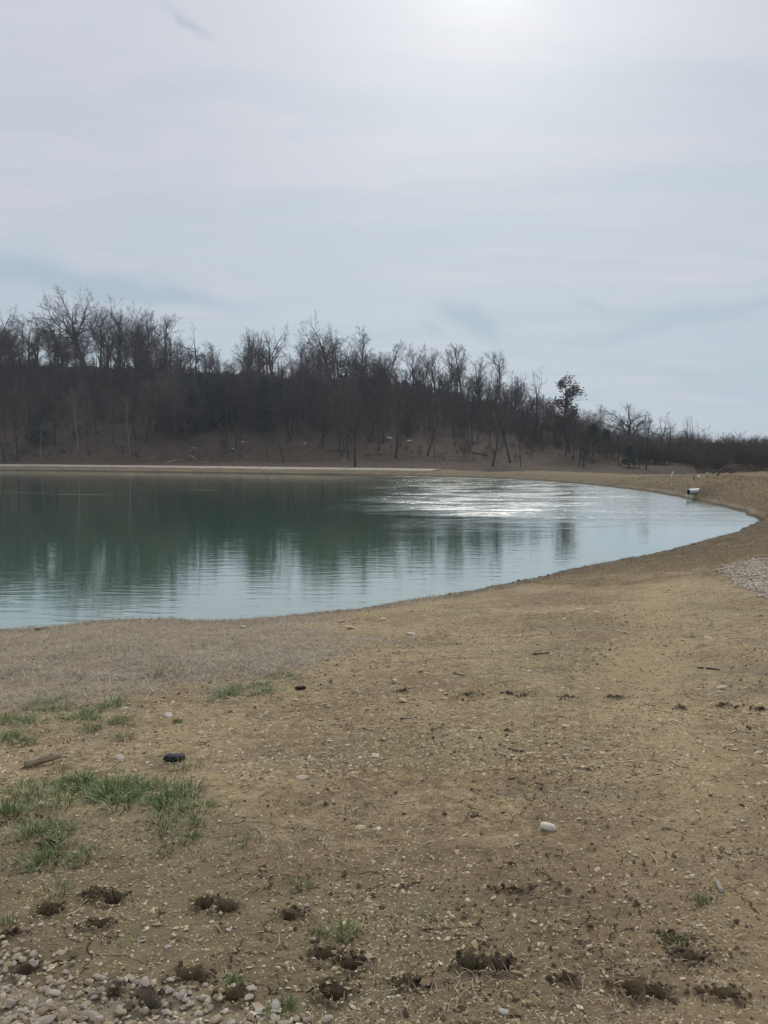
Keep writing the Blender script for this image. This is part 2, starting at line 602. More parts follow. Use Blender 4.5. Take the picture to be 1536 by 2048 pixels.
# ground sheet: rings round the eye, dense inside the view
def ring_radii():
    r = [0.0, 0.4, 0.8, 1.1, 1.35, 1.55, 1.7]
    while r[-1] < 14.5:
        h = 1.6 + 0.11 * max(0, r[-1] - 2)
        r.append(r[-1] + max(0.004, 1.75 * r[-1] ** 2 / (h * 769) * 0.9))
    while r[-1] < 40:
        r.append(r[-1] + 0.16)
    while r[-1] < 106:
        r.append(r[-1] + 0.45)
    while r[-1] < 165:
        r.append(r[-1] + 1.1)
    while r[-1] < 520:
        r.append(r[-1] * 1.13)
    return np.array(r)


RR = ring_radii()
half = math.radians(33)
TH = np.concatenate([np.linspace(-math.pi, -half, 60, endpoint=False), np.linspace(-half, half, 540, endpoint=False), np.linspace(half, math.pi, 60, endpoint=False)])
nt_, nr_ = len(TH), len(RR)
RG, TG = np.meshgrid(RR[1:], TH, indexing='ij')
X = (RG * np.sin(TG)).ravel()
Y = (RG * np.cos(TG)).ravel()
Z, SDv = terrain(X, Y)
z0 = ground_z(0, 0)
V = np.concatenate([[[0, 0, z0]], np.stack([X, Y, Z], 1)])
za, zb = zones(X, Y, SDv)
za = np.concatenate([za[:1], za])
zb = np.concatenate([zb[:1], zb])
ii = np.arange(nr_ - 2)[:, None] * nt_
jj = np.arange(nt_)[None]
j2 = (jj + 1) % nt_
quads = np.stack([1 + ii + jj, 1 + ii + j2, 1 + ii + nt_ + j2, 1 + ii + nt_ + jj], -1).reshape(-1, 4)[:, ::-1]
tris = np.stack([np.zeros(nt_, int), 1 + (np.arange(nt_) + 1) % nt_, 1 + np.arange(nt_)], 1)
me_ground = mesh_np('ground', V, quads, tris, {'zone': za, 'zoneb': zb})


# ---------------------------------------------------------------- materials
def material(name):
    m = bpy.data.materials.new(name)
    m.use_nodes = True
    t = NT(m.node_tree)
    b = t.new('ShaderNodeBsdfPrincipled')
    o = t.new('ShaderNodeOutputMaterial')
    t.put(o.inputs[0], b.outputs[0])
    b.inputs['Roughness'].default_value = 0.9
    b.inputs['Specular IOR Level'].default_value = 0.25
    return m, t, b


def ground_material():
    m, t, b = material('ground')
    geo = t.new('ShaderNodeNewGeometry')
    P = geo.outputs['Position']
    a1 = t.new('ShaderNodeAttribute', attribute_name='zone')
    a2 = t.new('ShaderNodeAttribute', attribute_name='zoneb')
    s1 = t.new('ShaderNodeSeparateColor')
    t.put(s1.inputs[0], a1.outputs['Color'])
    s2 = t.new('ShaderNodeSeparateColor')
    t.put(s2.inputs[0], a2.outputs['Color'])
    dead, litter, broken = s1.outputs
    gold = a1.outputs['Alpha']
    green, gravel, track = s2.outputs
    far = a2.outputs['Alpha']
    n_big = t.noise(P, 0.55, 5, 0.6)
    n_mid = t.noise(P, 2.6, 5, 0.65)
    n_small = t.noise(P, 22, 5, 0.7)
    n_fine = t.noise(P, 90, 4, 0.7)
    # bare clay: tan with browner and greyer drifts
    c = t.mix(t.smooth(n_big, 0.34, 0.60), (0.248, 0.175, 0.093), (0.394, 0.295, 0.163))
    c = t.mix(t.math('MULTIPLY', t.smooth(n_mid, 0.50, 0.72), 0.75), c, (0.180, 0.124, 0.076))
    c = t.mix(t.math('MULTIPLY', t.smooth(n_small, 0.52, 0.72), 0.7), c, (0.112, 0.078, 0.049))
    c = t.mix(t.math('MULTIPLY', t.smooth(n_small, 0.47, 0.30), 0.5), c, (0.512, 0.389, 0.226))
    c = t.mix(t.math('MULTIPLY', t.smooth(n_fine, 0.56, 0.70), 0.6), c, (0.090, 0.062, 0.042))
    c = t.mix(t.math('MULTIPLY', t.smooth(n_fine, 0.42, 0.30), 0.55), c, (0.632, 0.489, 0.292))
    n_grit = t.noise(t.mapping(P, (1, 1, 0.3)), 11, 7, 0.82)
    c = t.mix(t.math('MULTIPLY', t.smooth(n_grit, 0.52, 0.60), 0.62), c, (0.130, 0.094, 0.060))
    c = t.mix(t.math('MULTIPLY', t.smooth(n_grit, 0.47, 0.39), 0.55), c, (0.560, 0.450, 0.280))
    n_drift = t.noise(t.mapping(P, (0.5, 1.5, 1), rot=(0, 0, -0.5)), 1.3, 5, 0.6, 0.7)
    c = t.mix(t.math('MULTIPLY', t.smooth(n_drift, 0.52, 0.66), 0.50), c, (0.205, 0.165, 0.122))
    # damp darker ground close by
    sp = t.new('ShaderNodeSeparateXYZ')
    t.put(sp.inputs[0], P)
    damp = t.math('ADD', t.math('MULTIPLY', t.math('SUBTRACT', n_big, 0.5), 2.6), t.math('MULTIPLY', t.math('SUBTRACT', n_mid, 0.5), 1.2))
    damp = t.smooth(t.math('SUBTRACT', damp, t.math('MULTIPLY', t.math('SUBTRACT', sp.outputs[1], 3.4), 0.50)), -0.45, 0.35)
    c = t.mix(t.math('MULTIPLY', damp, 0.58), c, (0.123, 0.083, 0.059))
    c = t.mix(t.math('MULTIPLY', green, 0.16), c, (0.226, 0.230, 0.108))
    c = t.mix(t.math('MULTIPLY', track, 0.35), c, (0.466, 0.345, 0.190))
    # cracks in the dried clay
    warp = t.new('ShaderNodeVectorMath', operation='ADD')
    nz = t.new('ShaderNodeTexNoise')
    t.put(nz.inputs['Vector'], P)
    nz.inputs['Scale'].default_value = 7
    nz.inputs['Detail'].default_value = 4
    sc = t.new('ShaderNodeVectorMath', operation='SCALE')
    t.put(sc.inputs[0], nz.outputs[1])
    sc.inputs['Scale'].default_value = 0.22
    t.put(warp.inputs[0], P)
    t.put(warp.inputs[1], sc.outputs[0])
    flat = t.mapping(warp.outputs[0], (1, 1, 0))
    vo = t.new('ShaderNodeTexVoronoi', feature='DISTANCE_TO_EDGE')
    t.put(vo.inputs['Vector'], flat)
    vo.inputs['Scale'].default_value = 4.2
    crack = t.smooth(vo.outputs[0], 0.017, 0.004)
    crack = t.math('MULTIPLY', crack, t.smooth(t.noise(P, 3.3, 3, 0.6), 0.50, 0.58))
    crack = t.math('MULTIPLY', crack, t.math('SUBTRACT', 1.0, far))
    c = t.mix(t.math('MULTIPLY', crack, 0.85), c, (0.045, 0.032, 0.022))
    # gravel bed colour between the stones
    c = t.mix(t.math('MULTIPLY', gravel, 0.8), c, (0.30, 0.25, 0.18))
    # matted dead grass
    streak = t.noise(t.mapping(P, (60, 22, 22), rot=(0, 0, 0.6)), 1.0, 4, 0.7, 1.5)
    dg = t.mix(t.smooth(streak, 0.3, 0.7), (0.165, 0.125, 0.088), (0.46, 0.375, 0.275))
    dg = t.mix(t.math('MULTIPLY', t.smooth(n_mid, 0.45, 0.65), 0.45), dg, (0.285, 0.230, 0.165))
    c = t.mix(t.math('MULTIPLY', dead, 0.9), c, dg)
    # golden short grass on the far banks
    gs = t.noise(t.mapping(P, (3.5, 6.0, 9.0), rot=(0, 0, 0.5)), 1.0, 6, 0.75, 0.8)
    gg = t.mix(t.smooth(gs, 0.36, 0.62), (0.105, 0.078, 0.045), (0.33, 0.24, 0.125))
    gg = t.mix(t.math('MULTIPLY', t.smooth(n_big, 0.45, 0.62), 0.35), gg, (0.16, 0.15, 0.085))
    low = t.math('MULTIPLY', t.smooth(sp.outputs[2], 0.85, 0.15), far)
    gg = t.mix(t.math('MULTIPLY', low, 0.55), gg, (0.135, 0.108, 0.080))
    c = t.mix(t.math('MULTIPLY', gold, 0.88), c, gg)
    # leaf litter on the hill
    ln = t.noise(P, 0.35, 5, 0.65)
    lf = t.noise(P, 2.2, 6, 0.75)
    lt = t.mix(t.smooth(ln, 0.38, 0.62), (0.142, 0.095, 0.067), (0.110, 0.090, 0.060))
    lt = t.mix(t.math('MULTIPLY', t.smooth(lf, 0.48, 0.62), 0.75), lt, (0.050, 0.038, 0.031))
    lt = t.mix(t.math('MULTIPLY', t.smooth(lf, 0.40, 0.30), 0.7), lt, (0.28, 0.21, 0.145))
    hill_up = t.smooth(t.math('ADD', sp.outputs[0], t.math('MULTIPLY', t.math('SUBTRACT', ln, 0.5), 20.0)), 12.0, 30.0)
    lt = t.mix(t.math('MULTIPLY', hill_up, 0.75), lt, t.mix(t.smooth(lf, 0.36, 0.6), (0.055, 0.041, 0.028), (0.130, 0.092, 0.056)))
    c = t.mix(litter, c, lt)
    # opened wet soil, darkened to near-black so the holes' shade is painted in
    soil_shade = t.mix(t.smooth(n_small, 0.35, 0.65), (0.012, 0.009, 0.007), (0.042, 0.030, 0.021))
    c = t.mix(t.math('MULTIPLY', broken, 0.92), c, soil_shade)
    # wet rim at the waterline
    wet = t.smooth(t.math('ADD', sp.outputs[2], t.math('MULTIPLY', t.math('SUBTRACT', n_mid, 0.5), 0.14)), 0.18, 0.06)
    c = t.mix(t.math('MULTIPLY', wet, 0.8), c, (0.050, 0.040, 0.030))
    t.put(b.inputs['Base Color'], c)
    hgt = t.math('ADD', t.math('ADD', t.math('MULTIPLY', n_small, 0.011), t.math('MULTIPLY', n_grit, 0.020)), t.math('MULTIPLY', n_fine, 0.005))
    hgt = t.math('SUBTRACT', hgt, t.math('MULTIPLY', crack, 0.012))
    hgt = t.math('ADD', hgt, t.math('MULTIPLY', t.math('MULTIPLY', gs, gold), 0.10))
    hgt = t.math('ADD', hgt, t.math('MULTIPLY', t.math('MULTIPLY', lf, litter), 0.45))
    hgt = t.math('ADD', hgt, t.math('MULTIPLY', t.math('MULTIPLY', streak, dead), 0.010))
    bp = t.new('ShaderNodeBump')
    bp.inputs['Strength'].default_value = 0.9
    bp.inputs['Distance'].default_value = 1.0
    t.put(bp.inputs['Height'], hgt)
    t.put(b.inputs['Normal'], bp.outputs[0])
    b.inputs['Roughness'].default_value = 0.95
    b.inputs['Specular IOR Level'].default_value = 0.15
    return m


def tinted(name, stops, rough=0.85, spec=0.25, bump=0.0, bscale=60, extra=None, trans=0.0):
    """colour picked by the mesh attribute tint, broken up by noise"""
    m, t, b = material(name)
    a = t.new('ShaderNodeAttribute', attribute_name='tint')
    r = t.new('ShaderNodeValToRGB')
    els = r.color_ramp.elements
    els[0].position, els[0].color = stops[0][0], (*stops[0][1], 1)
    els[1].position, els[1].color = stops[-1][0], (*stops[-1][1], 1)
    for p, c in stops[1:-1]:
        e = els.new(p)
        e.color = (*c, 1)
    t.put(r.inputs[0], a.outputs['Fac'])
    tcx = t.new('ShaderNodeTexCoord')
    n = t.noise(tcx.outputs['Object'], bscale, 4, 0.65)
    c = t.mix(t.math('MULTIPLY', t.smooth(n, 0.45, 0.7), 0.5), r.outputs[0], extra or (0.1, 0.08, 0.06))
    t.put(b.inputs['Base Color'], c)
    b.inputs['Roughness'].default_value = rough
    b.inputs['Specular IOR Level'].default_value = spec
    if bump:
        bp = t.new('ShaderNodeBump')
        bp.inputs['Distance'].default_value = bump
        t.put(bp.inputs['Height'], n)
        t.put(b.inputs['Normal'], bp.outputs[0])
    return m


def plain(name, c1, c2, scale=20, rough=0.9, bump=0.0, stretch=(1, 1, 1), spec=0.25, metal=0.0, rnd=0.0):
    m, t, b = material(name)
    tcx = t.new('ShaderNodeTexCoord')
    v = t.mapping(tcx.outputs['Object'], stretch)
    n = t.noise(v, scale, 5, 0.65)
    c = t.mix(t.smooth(n, 0.33, 0.67), c1, c2)
    if rnd:
        oi = t.new('ShaderNodeObjectInfo')
        k = t.math('ADD', 1.0 - rnd, t.math('MULTIPLY', oi.outputs['Random'], 2 * rnd))
        cc = t.new('ShaderNodeCombineColor')
        for i in range(3):
            t.put(cc.inputs[i], k)
        c = t.mix(1.0, c, cc.outputs[0], 'MULTIPLY')
    t.put(b.inputs['Base Color'], c)
    b.inputs['Roughness'].default_value = rough
    b.inputs['Specular IOR Level'].default_value = spec
    b.inputs['Metallic'].default_value = metal
    if bump:
        bp = t.new('ShaderNodeBump')
        bp.inputs['Distance'].default_value = bump
        t.put(bp.inputs['Height'], n)
        t.put(b.inputs['Normal'], bp.outputs[0])
    return m


def water_material():
    m, t, b = material('pond_water')
    geo = t.new('ShaderNodeNewGeometry')
    P = geo.outputs['Position']
    sp = t.new('ShaderNodeSeparateXYZ')
    t.put(sp.inputs[0], P)
    x, y = sp.outputs[0], sp.outputs[1]
    n1 = t.noise(t.mapping(P, (0.05, 0.16, 1)), 1.0, 5, 0.65, 0.6)
    n2 = t.noise(t.mapping(P, (0.16, 0.55, 1)), 1.0, 4, 0.7, 0.4)
    wob = t.math('ADD', t.math('MULTIPLY', t.math('SUBTRACT', n1, 0.5), 16.0), t.math('MULTIPLY', t.math('SUBTRACT', n2, 0.5), 9.0))
    ruf = t.smooth(t.math('ADD', x, wob), -4.5, 5.0)
    ruf = t.math('MULTIPLY', ruf, t.smooth(t.math('ADD', y, t.math('MULTIPLY', wob, 0.55)), 28.0, 38.0))
    # light breath of wind over the far water, and rings where fish turned
    breath = t.math('MULTIPLY', t.smooth(y, 40, 75), 0.10)
    ring = None
    for (px, py, wx, wy) in ((60, 985, 3.2, 0.28), (165, 989, 3.0, 0.28), (400, 980, 1.5, 0.28), (300, 978, 1.4, 0.2)):
        cx_, cy_ = on_water(px, py)
        q = t.math('ADD', t.math('POWER', t.math('ABSOLUTE', t.math('DIVIDE', t.math('SUBTRACT', x, cx_), wx)), 2.0),
                   t.math('POWER', t.math('ABSOLUTE', t.math('DIVIDE', t.math('SUBTRACT', y, cy_), wy)), 2.0))
        g = t.math('EXPONENT', t.math('MULTIPLY', q, -1.0))
        ring = g if ring is None else t.math('ADD', ring, g)
    wind = t.math('ADD', t.math('ADD', ruf, breath), t.math('MULTIPLY', ring, 0.8))
    small = t.math('ADD', t.math('MULTIPLY', t.noise(t.mapping(P, (3.6, 3.0, 1)), 1.0, 2, 0.5, 0.3), 1.0), t.math('MULTIPLY', t.noise(t.mapping(P, (12.0, 14.0, 1)), 1.0, 3, 0.6, 0.3), 0.40))
    calm = t.noise(t.mapping(P, (0.7, 3.4, 1), rot=(0, 0, 0.06)), 1.0, 3, 0.55, 0.3)
    calm2 = t.noise(t.mapping(P, (2.0, 7.5, 1), rot=(0, 0, -0.1)), 1.0, 2, 0.5, 0.2)
    h = t.math('ADD', t.math('MULTIPLY', calm, 0.0050), t.math('MULTIPLY', calm2, 0.0013))
    h = t.math('ADD', h, t.math('MULTIPLY', t.math('MULTIPLY', t.math('MULTIPLY', small, wind), t.math('ADD', 0.45, t.smooth(n2, 0.35, 0.65))), 0.0195))
    # ruffled patch's normals tilted toward the near shore so it mirrors brighter sky
    lean = t.new('ShaderNodeCombineXYZ')
    t.put(lean.inputs[1], t.math('MULTIPLY', ruf, -0.045))
    t.put(lean.inputs[2], 1.0)
    leann = t.new('ShaderNodeVectorMath', operation='NORMALIZE')
    t.put(leann.inputs[0], lean.outputs[0])
    bp = t.new('ShaderNodeBump')
    t.put(bp.inputs['Normal'], leann.outputs[0])
    bp.inputs['Distance'].default_value = 1.0
    bp.inputs['Strength'].default_value = 1.0
    t.put(bp.inputs['Height'], h)
    t.put(b.inputs['Normal'], bp.outputs[0])
    murk = t.noise(P, 0.07, 3, 0.5)
    c = t.mix(t.smooth(murk, 0.3, 0.7), (0.068, 0.158, 0.084), (0.082, 0.178, 0.098))
    t.put(b.inputs['Base Color'], c)
    rg = t.math('MULTIPLY', ruf, t.smooth(t.noise(t.mapping(P, (0.8, 2.2, 1)), 1.0, 3, 0.7), 0.35, 0.6))
    t.put(b.inputs['Roughness'], t.math('ADD', 0.03, t.math('MULTIPLY', rg, 0.02)))
    b.inputs['IOR'].default_value = 3.5
    b.inputs['Coat Weight'].default_value = 1.0
    b.inputs['Coat IOR'].default_value = 1.5
    b.inputs['Coat Roughness'].default_value = 0.03
    t.put(b.inputs['Coat Normal'], bp.outputs[0])
    b.inputs['Specular IOR Level'].default_value = 0.5
    return m


M_GROUND = ground_material()
M_WATER = water_material()
M_BARK = plain('bark', (0.030, 0.026, 0.024), (0.062, 0.053, 0.048), 6, stretch=(3, 3, 0.6), rnd=0.3)
M_BARK_PALE = plain('pale_bark', (0.15, 0.132, 0.115), (0.26, 0.235, 0.205), 5, stretch=(3, 3, 0.5))
M_TWIG = plain('twigs', (0.066, 0.050, 0.045), (0.115, 0.087, 0.078), 3, rnd=0.3)
M_TWIG_PALE = plain('pale_twigs', (0.135, 0.115, 0.095), (0.20, 0.17, 0.14), 3)
M_LEAF_RED = plain('dry_leaves', (0.095, 0.052, 0.040), (0.165, 0.092, 0.068), 2)
M_CEDAR = plain('cedar_foliage', (0.024, 0.040, 0.030), (0.048, 0.070, 0.050), 1.5, rnd=0.3)
M_OLIVE = plain('olive_foliage', (0.050, 0.058, 0.032), (0.085, 0.085, 0.048), 1.5, rnd=0.2)
M_STONE = tinted('limestone', [(0, (0.40, 0.30, 0.18)), (0.35, (0.58, 0.47, 0.32)), (0.6, (0.66, 0.56, 0.43)), (0.8, (0.60, 0.49, 0.41)), (1, (0.78, 0.72, 0.61))], 0.85, 0.25, 0.004, 55, (0.30, 0.23, 0.15))
M_CHIP = tinted('stone_chips', [(0, (0.17, 0.12, 0.075)), (0.35, (0.36, 0.27, 0.15)), (0.7, (0.55, 0.44, 0.27)), (1, (0.76, 0.67, 0.50))], 0.85, 0.2, 0, 90, (0.2, 0.14, 0.085))
M_CRUMB = tinted('soil_crumbs', [(0, (0.10, 0.072, 0.048)), (0.5, (0.20, 0.145, 0.088)), (1, (0.33, 0.25, 0.145))], 0.95, 0.1, 0, 90)
M_DARKSOIL = tinted('dark_soil', [(0, (0.045, 0.032, 0.023)), (1, (0.185, 0.135, 0.088))], 0.9, 0.15, 0, 90)
M_DEADGRASS = tinted('dead_grass', [(0, (0.12, 0.092, 0.066)), (0.35, (0.33, 0.268, 0.19)), (0.75, (0.51, 0.43, 0.315)), (1, (0.70, 0.62, 0.47))], 0.8, 0.2, 0, 5, (0.28, 0.21, 0.16))
M_GOLDGRASS = tinted('golden_grass', [(0, (0.10, 0.07, 0.036)), (0.5, (0.27, 0.185, 0.085)), (1, (0.44, 0.33, 0.19))], 0.8, 0.2, 0, 5, (0.2, 0.14, 0.07))
M_GREEN = tinted('green_grass', [(0, (0.052, 0.088, 0.020)), (0.45, (0.115, 0.185, 0.038)), (0.70, (0.215, 0.250, 0.075)), (0.82, (0.42, 0.38, 0.22)), (1, (0.56, 0.49, 0.33))], 0.65, 0.3, 0, 8, (0.06, 0.10, 0.03))
M_STRAW = plain('straw', (0.40, 0.32, 0.20), (0.58, 0.49, 0.34), 30)
M_WOOD = plain('weathered_wood', (0.17, 0.125, 0.085), (0.36, 0.285, 0.20), 9, bump=0.004, stretch=(1, 9, 9))
M_STICK = plain('stick_bark', (0.060, 0.044, 0.034), (0.13, 0.10, 0.075), 12, bump=0.002)
M_LOGPALE = plain('bleached_wood', (0.22, 0.19, 0.155), (0.36, 0.32, 0.27), 4)
M_DUNG = plain('dark_lump', (0.020, 0.019, 0.022), (0.075, 0.066, 0.068), 28, rough=0.7, bump=0.02)
M_STEEL = plain('galvanised_steel', (0.36, 0.37, 0.39), (0.60, 0.61, 0.63), 12, rough=0.42, metal=0.85, spec=0.5)
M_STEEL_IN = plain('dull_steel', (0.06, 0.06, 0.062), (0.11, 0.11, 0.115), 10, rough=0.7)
M_POST = plain('post_metal', (0.34, 0.35, 0.36), (0.48, 0.49, 0.50), 10, rough=0.6, metal=0.3)
M_PATH = plain('gravel_path', (0.34, 0.285, 0.215), (0.48, 0.42, 0.33), 3)
M_WHITE = plain('chalky_white', (0.55, 0.54, 0.50), (0.72, 0.71, 0.68), 3)

# ---------------------------------------------------------------- setting
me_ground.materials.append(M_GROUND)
ground = link('ground', me_ground)
tag(ground, 'bare tan clay ground sloping to the pond and rising into the hill', 'ground', kind='structure')

ws = shore + _nx * 0.0
cen = np.array([-18.0, 50.0])
wv = np.concatenate([np.c_[ws, np.zeros(NS)]])
wn = np.roll(ws, -1, 0) - np.roll(ws, 1, 0)
wn = np.stack([-wn[:, 1], wn[:, 0]], 1)
wn /= np.linalg.norm(wn, axis=1, keepdims=True)
out_try = shore_query(ws[:1, 0] + wn[:1, 0] * 0.5, ws[:1, 1] + wn[:1, 1] * 0.5)[0][0]
wn = wn if out_try > 0 else -wn
wv[:, :2] = ws + wn * 0.35
me = bpy.data.meshes.new('pond_water')
me.from_pydata([tuple(p) for p in wv], [], [list(range(NS))])
me.update()
if me.polygons[0].normal.z < 0:
    me.flip_normals()
water = link('pond_water', me, M_WATER)
tag(water, 'green pond water, rippled and silver to the right', 'pond', kind='structure')

# far gravel path along the foot of the hill, 8 cm proud of the soil
i0 = next(i for i in range(NS) if False) if False else None
idx = [k for k in range(NS) if ctrl[k // SUB][2] == 'F' and ws[k][1] > 70]
if idx:
    strip = np.array([ws[k] for k in idx])
    nn = np.array([wn[k] for k in idx])
    offs = [1.25, 1.45, 2.2, 3.0, 3.8, 4.35, 4.6]
    lift = [-0.15, 0.07, 0.09, 0.08, 0.09, 0.07, -0.2]
    Vp = []
    for o_, l_ in zip(offs, lift):
        wob = (vnoise(np.arange(len(strip)) * 0.8, np.zeros(len(strip)) + o_, 9) - 0.5) * 0.35
        p = strip + nn * (o_ + wob)[:, None]
        zz = terrain0(p[:, 0], p[:, 1])[0]
        zz = zz * 0.3 + 0.7 * np.convolve(np.pad(zz, 3, mode='edge'), np.ones(7) / 7, 'valid')
        Vp.append(np.c_[p, zz + l_])
    Vp = np.stack(Vp, 1)
    nP, nO = Vp.shape[:2]
    q = [(a * nO + b, a * nO + b + 1, (a + 1) * nO + b + 1, (a + 1) * nO + b) for a in range(nP - 1) for b in range(nO - 1)]
    path = link('gravel_path', mesh_np('gravel_path', Vp.reshape(-1, 3), np.array(q)), M_PATH)
    tag(path, 'pale gravel path along the far shore below the wooded hill', 'path', kind='structure')

# ---------------------------------------------------------------- trees
def tubes_to_mesh(tubes):
    """tubes: list of (points (n,3), radii (n), sides); joined into verts and quads"""
    groups = {}
    for P, R, s in tubes:
        groups.setdefault((len(P), s), []).append((P, R))
    VV, QQ, base = [], [], 0
    for (n, s), lst in groups.items():
        P = np.array([a for a, _ in lst])
        R = np.array([b for _, b in lst])
        T = np.gradient(P, axis=1)
        T /= np.linalg.norm(T, axis=2, keepdims=True) + 1e-9
        m = T.mean(1)
        ref = np.where(np.abs(m[:, 2:3]) > 0.8, np.array([[1.0, 0, 0]]), np.array([[0, 0, 1.0]]))[:, None, :]
        A = np.cross(T, np.broadcast_to(ref, T.shape))
        A /= np.linalg.norm(A, axis=2, keepdims=True) + 1e-9
        B = np.cross(T, A)
        ang = np.arange(s) * 2 * math.pi / s
        V = P[:, :, None, :] + R[:, :, None, None] * (np.cos(ang)[None, None, :, None] * A[:, :, None, :] + np.sin(ang)[None, None, :, None] * B[:, :, None, :])
        k = len(lst)
        VV.append(V.reshape(-1, 3))
        t_ = np.arange(k)[:, None, None] * (n * s)
        a = np.arange(n - 1)[None, :, None] * s
        b_ = np.arange(s)[None, None, :]
        b2 = (b_ + 1) % s
        q = np.stack(np.broadcast_arrays(t_ + a + b_, t_ + a + b2, t_ + a + s + b2, t_ + a + s + b_), -1).reshape(-1, 4)
        QQ.append(q + base)
        base += k * n * s
    return np.concatenate(VV), np.concatenate(QQ)


def unit(v):
    return v / (np.linalg.norm(v) + 1e-9)


def side_dir(rng, d, angle):
    r = rng.normal(size=3)
    p = unit(np.cross(d, r))
    return unit(d * math.cos(angle) + p * math.sin(angle))


SIDES = [7, 5, 4, 3, 3]
SEGS = [8, 6, 4, 3, 2]


def grow(rng, p, d, L, r, lvl, st, tubes, tips):
    n = SEGS[lvl]
    pts, rad = [p], [r]
    cur = d
    wander = st['wander'] * (0.5 if lvl == 0 else 1.0)
    for k in range(n):
        cur = unit(cur + rng.normal(size=3) * wander + np.array([0, 0, st['up'][lvl]]))
        p = p + cur * (L / n)
        pts.append(p)
        f = (k + 1) / n
        rad.append(max(r * (1 - f * (0.5 if lvl == 0 else 0.75)), 0.010 if lvl < 4 else 0.0075))
    if lvl >= 3:
        rad[-1] = 0.006
    pts, rad = np.array(pts), np.array(rad)
    if lvl == 0:
        rad[0] *= 1.45
    tubes[0 if lvl == 0 else 1].append((pts, rad, SIDES[lvl]))
    tips.append((pts[-1], lvl))
    if lvl >= st['levels']:
        return
    nch = st['n'][lvl]
    nch = max(1, int(round(nch * rng.uniform(0.75, 1.25))))
    lo = st['start'][lvl]
    for c in range(nch):
        f = 1.0 if c == 0 else lo + (1 - lo) * ((c - 0.5 + rng.uniform(-.4, .4)) / max(1, nch - 1))
        f = min(max(f, lo), 1.0)
        k = min(int(f * n), n - 1)
        g = f * n - k
        q = pts[k] * (1 - g) + pts[k + 1] * g
        rr = rad[k] * (1 - g) + rad[k + 1] * g
        dd = unit(pts[k + 1] - pts[k])
        ang = rng.uniform(*st['ang'][lvl]) * (0.45 if c == 0 else 1.0)
        nd = side_dir(rng, dd, ang)
        ln = L * st['ratio'][lvl] * rng.uniform(0.7, 1.2) * (1.15 - 0.45 * (f - lo) / (1 - lo + 1e-6) if lvl > 0 or st.get('cone') else 1.0)
        if c == 0 and lvl < 2:
            ln *= st.get('leader', 0.75)
        grow(rng, q - dd * 0.0, nd, ln, rr * (0.85 if c == 0 else rng.uniform(0.55, 0.80)), lvl + 1, st, tubes, tips)


R_ = math.radians
STYLES = {
    'oak': dict(levels=4, n=[8, 7, 7, 5], start=[.45, .25, .2, .2], ang=[(R_(28), R_(62)), (R_(30), R_(65)), (R_(30), R_(65)), (R_(25), R_(60))], ratio=[1.05, .52, .48, .5], up=[.06, .05, .03, .02, .02], wander=.17, L0=.42, r0=.024),
    'ash': dict(levels=4, n=[8, 7, 6, 5], start=[.35, .25, .2, .2], ang=[(R_(18), R_(48)), (R_(26), R_(55)), (R_(28), R_(60)), (R_(25), R_(60))], ratio=[1.0, .50, .50, .52], up=[.06, .07, .05, .04, .03], wander=.13, L0=.40, r0=.020),
    'slim': dict(levels=4, n=[12, 5, 5, 4], start=[.38, .25, .2, .2], ang=[(R_(20), R_(45)), (R_(25), R_(50)), (R_(25), R_(50)), (R_(25), R_(50))], ratio=[.40, .5, .5, .5], up=[.05, .10, .06, .04, .03], wander=.10, L0=.70, r0=.013, cone=1),
    'spire': dict(levels=3, n=[26, 5, 4], start=[.22, .25, .2], ang=[(R_(25), R_(55)), (R_(25), R_(50)), (R_(25), R_(50))], ratio=[.24, .5, .5], up=[.05, .09, .05, .03], wander=.08, L0=.92, r0=.012, cone=1),
    'round': dict(levels=4, n=[12, 8, 7, 5], start=[.28, .25, .2, .2], ang=[(R_(25), R_(75)), (R_(30), R_(65)), (R_(30), R_(65)), (R_(25), R_(60))], ratio=[.95, .50, .46, .5], up=[.05, .06, .03, .02, .02], wander=.15, L0=.40, r0=.026),
    'crook': dict(levels=4, n=[8, 5, 5, 4], start=[.30, .25, .2, .2], ang=[(R_(40), R_(85)), (R_(35), R_(70)), (R_(30), R_(65)), (R_(25), R_(60))], ratio=[.75, .5, .46, .5], up=[.07, .0, .0, .02, .02], wander=.20, L0=.62, r0=.022),
    'whip': dict(levels=3, n=[9, 4, 4], start=[.40, .3, .2], ang=[(R_(18), R_(40)), (R_(25), R_(50)), (R_(25), R_(50))], ratio=[.26, .5, .5], up=[.05, .10, .06, .04], wander=.13, L0=.85, r0=.011, cone=1),
}


def tree_proto(style, seed):
    """a tree ten metres tall: trunk mesh data, crown mesh data"""
    rng = rs(seed)
    st = STYLES[style]
    tubes, tips = ([], []), []
    d0 = unit(np.array([rng.normal() * .06, rng.normal() * .06, 1]))
    grow(rng, np.array([0, 0, -0.25]), d0, 10 * st['L0'], 10 * st['r0'], 0, st, tubes, tips)
    top = max(t[0][2] for t in tips)
    k = 10.0 / top
    out = []
    for part, lst in zip(('trunk', 'crown'), tubes):
        V, Q = tubes_to_mesh([(P * k, R * (0.5 + 0.5 * k), s) for P, R, s in lst])
        out.append((V, Q))
    return out, [t[0] * k for t in tips if t[1] >= 2]


PROTO = {}


def add_proto(key, style, seed, bark, twig):
    (t, c), tips = tree_proto(style, seed)
    tm = mesh_np('trunk', t[0], t[1])
    cm = mesh_np('crown', c[0], c[1])
    tm.materials.append(bark)
    cm.materials.append(twig)
    PROTO[key] = (tm, cm, tips, float(np.abs(c[0][:, :2]).max()))
    print('PROTO', key, round(PROTO[key][3], 1), len(c[1]) + len(t[1]))


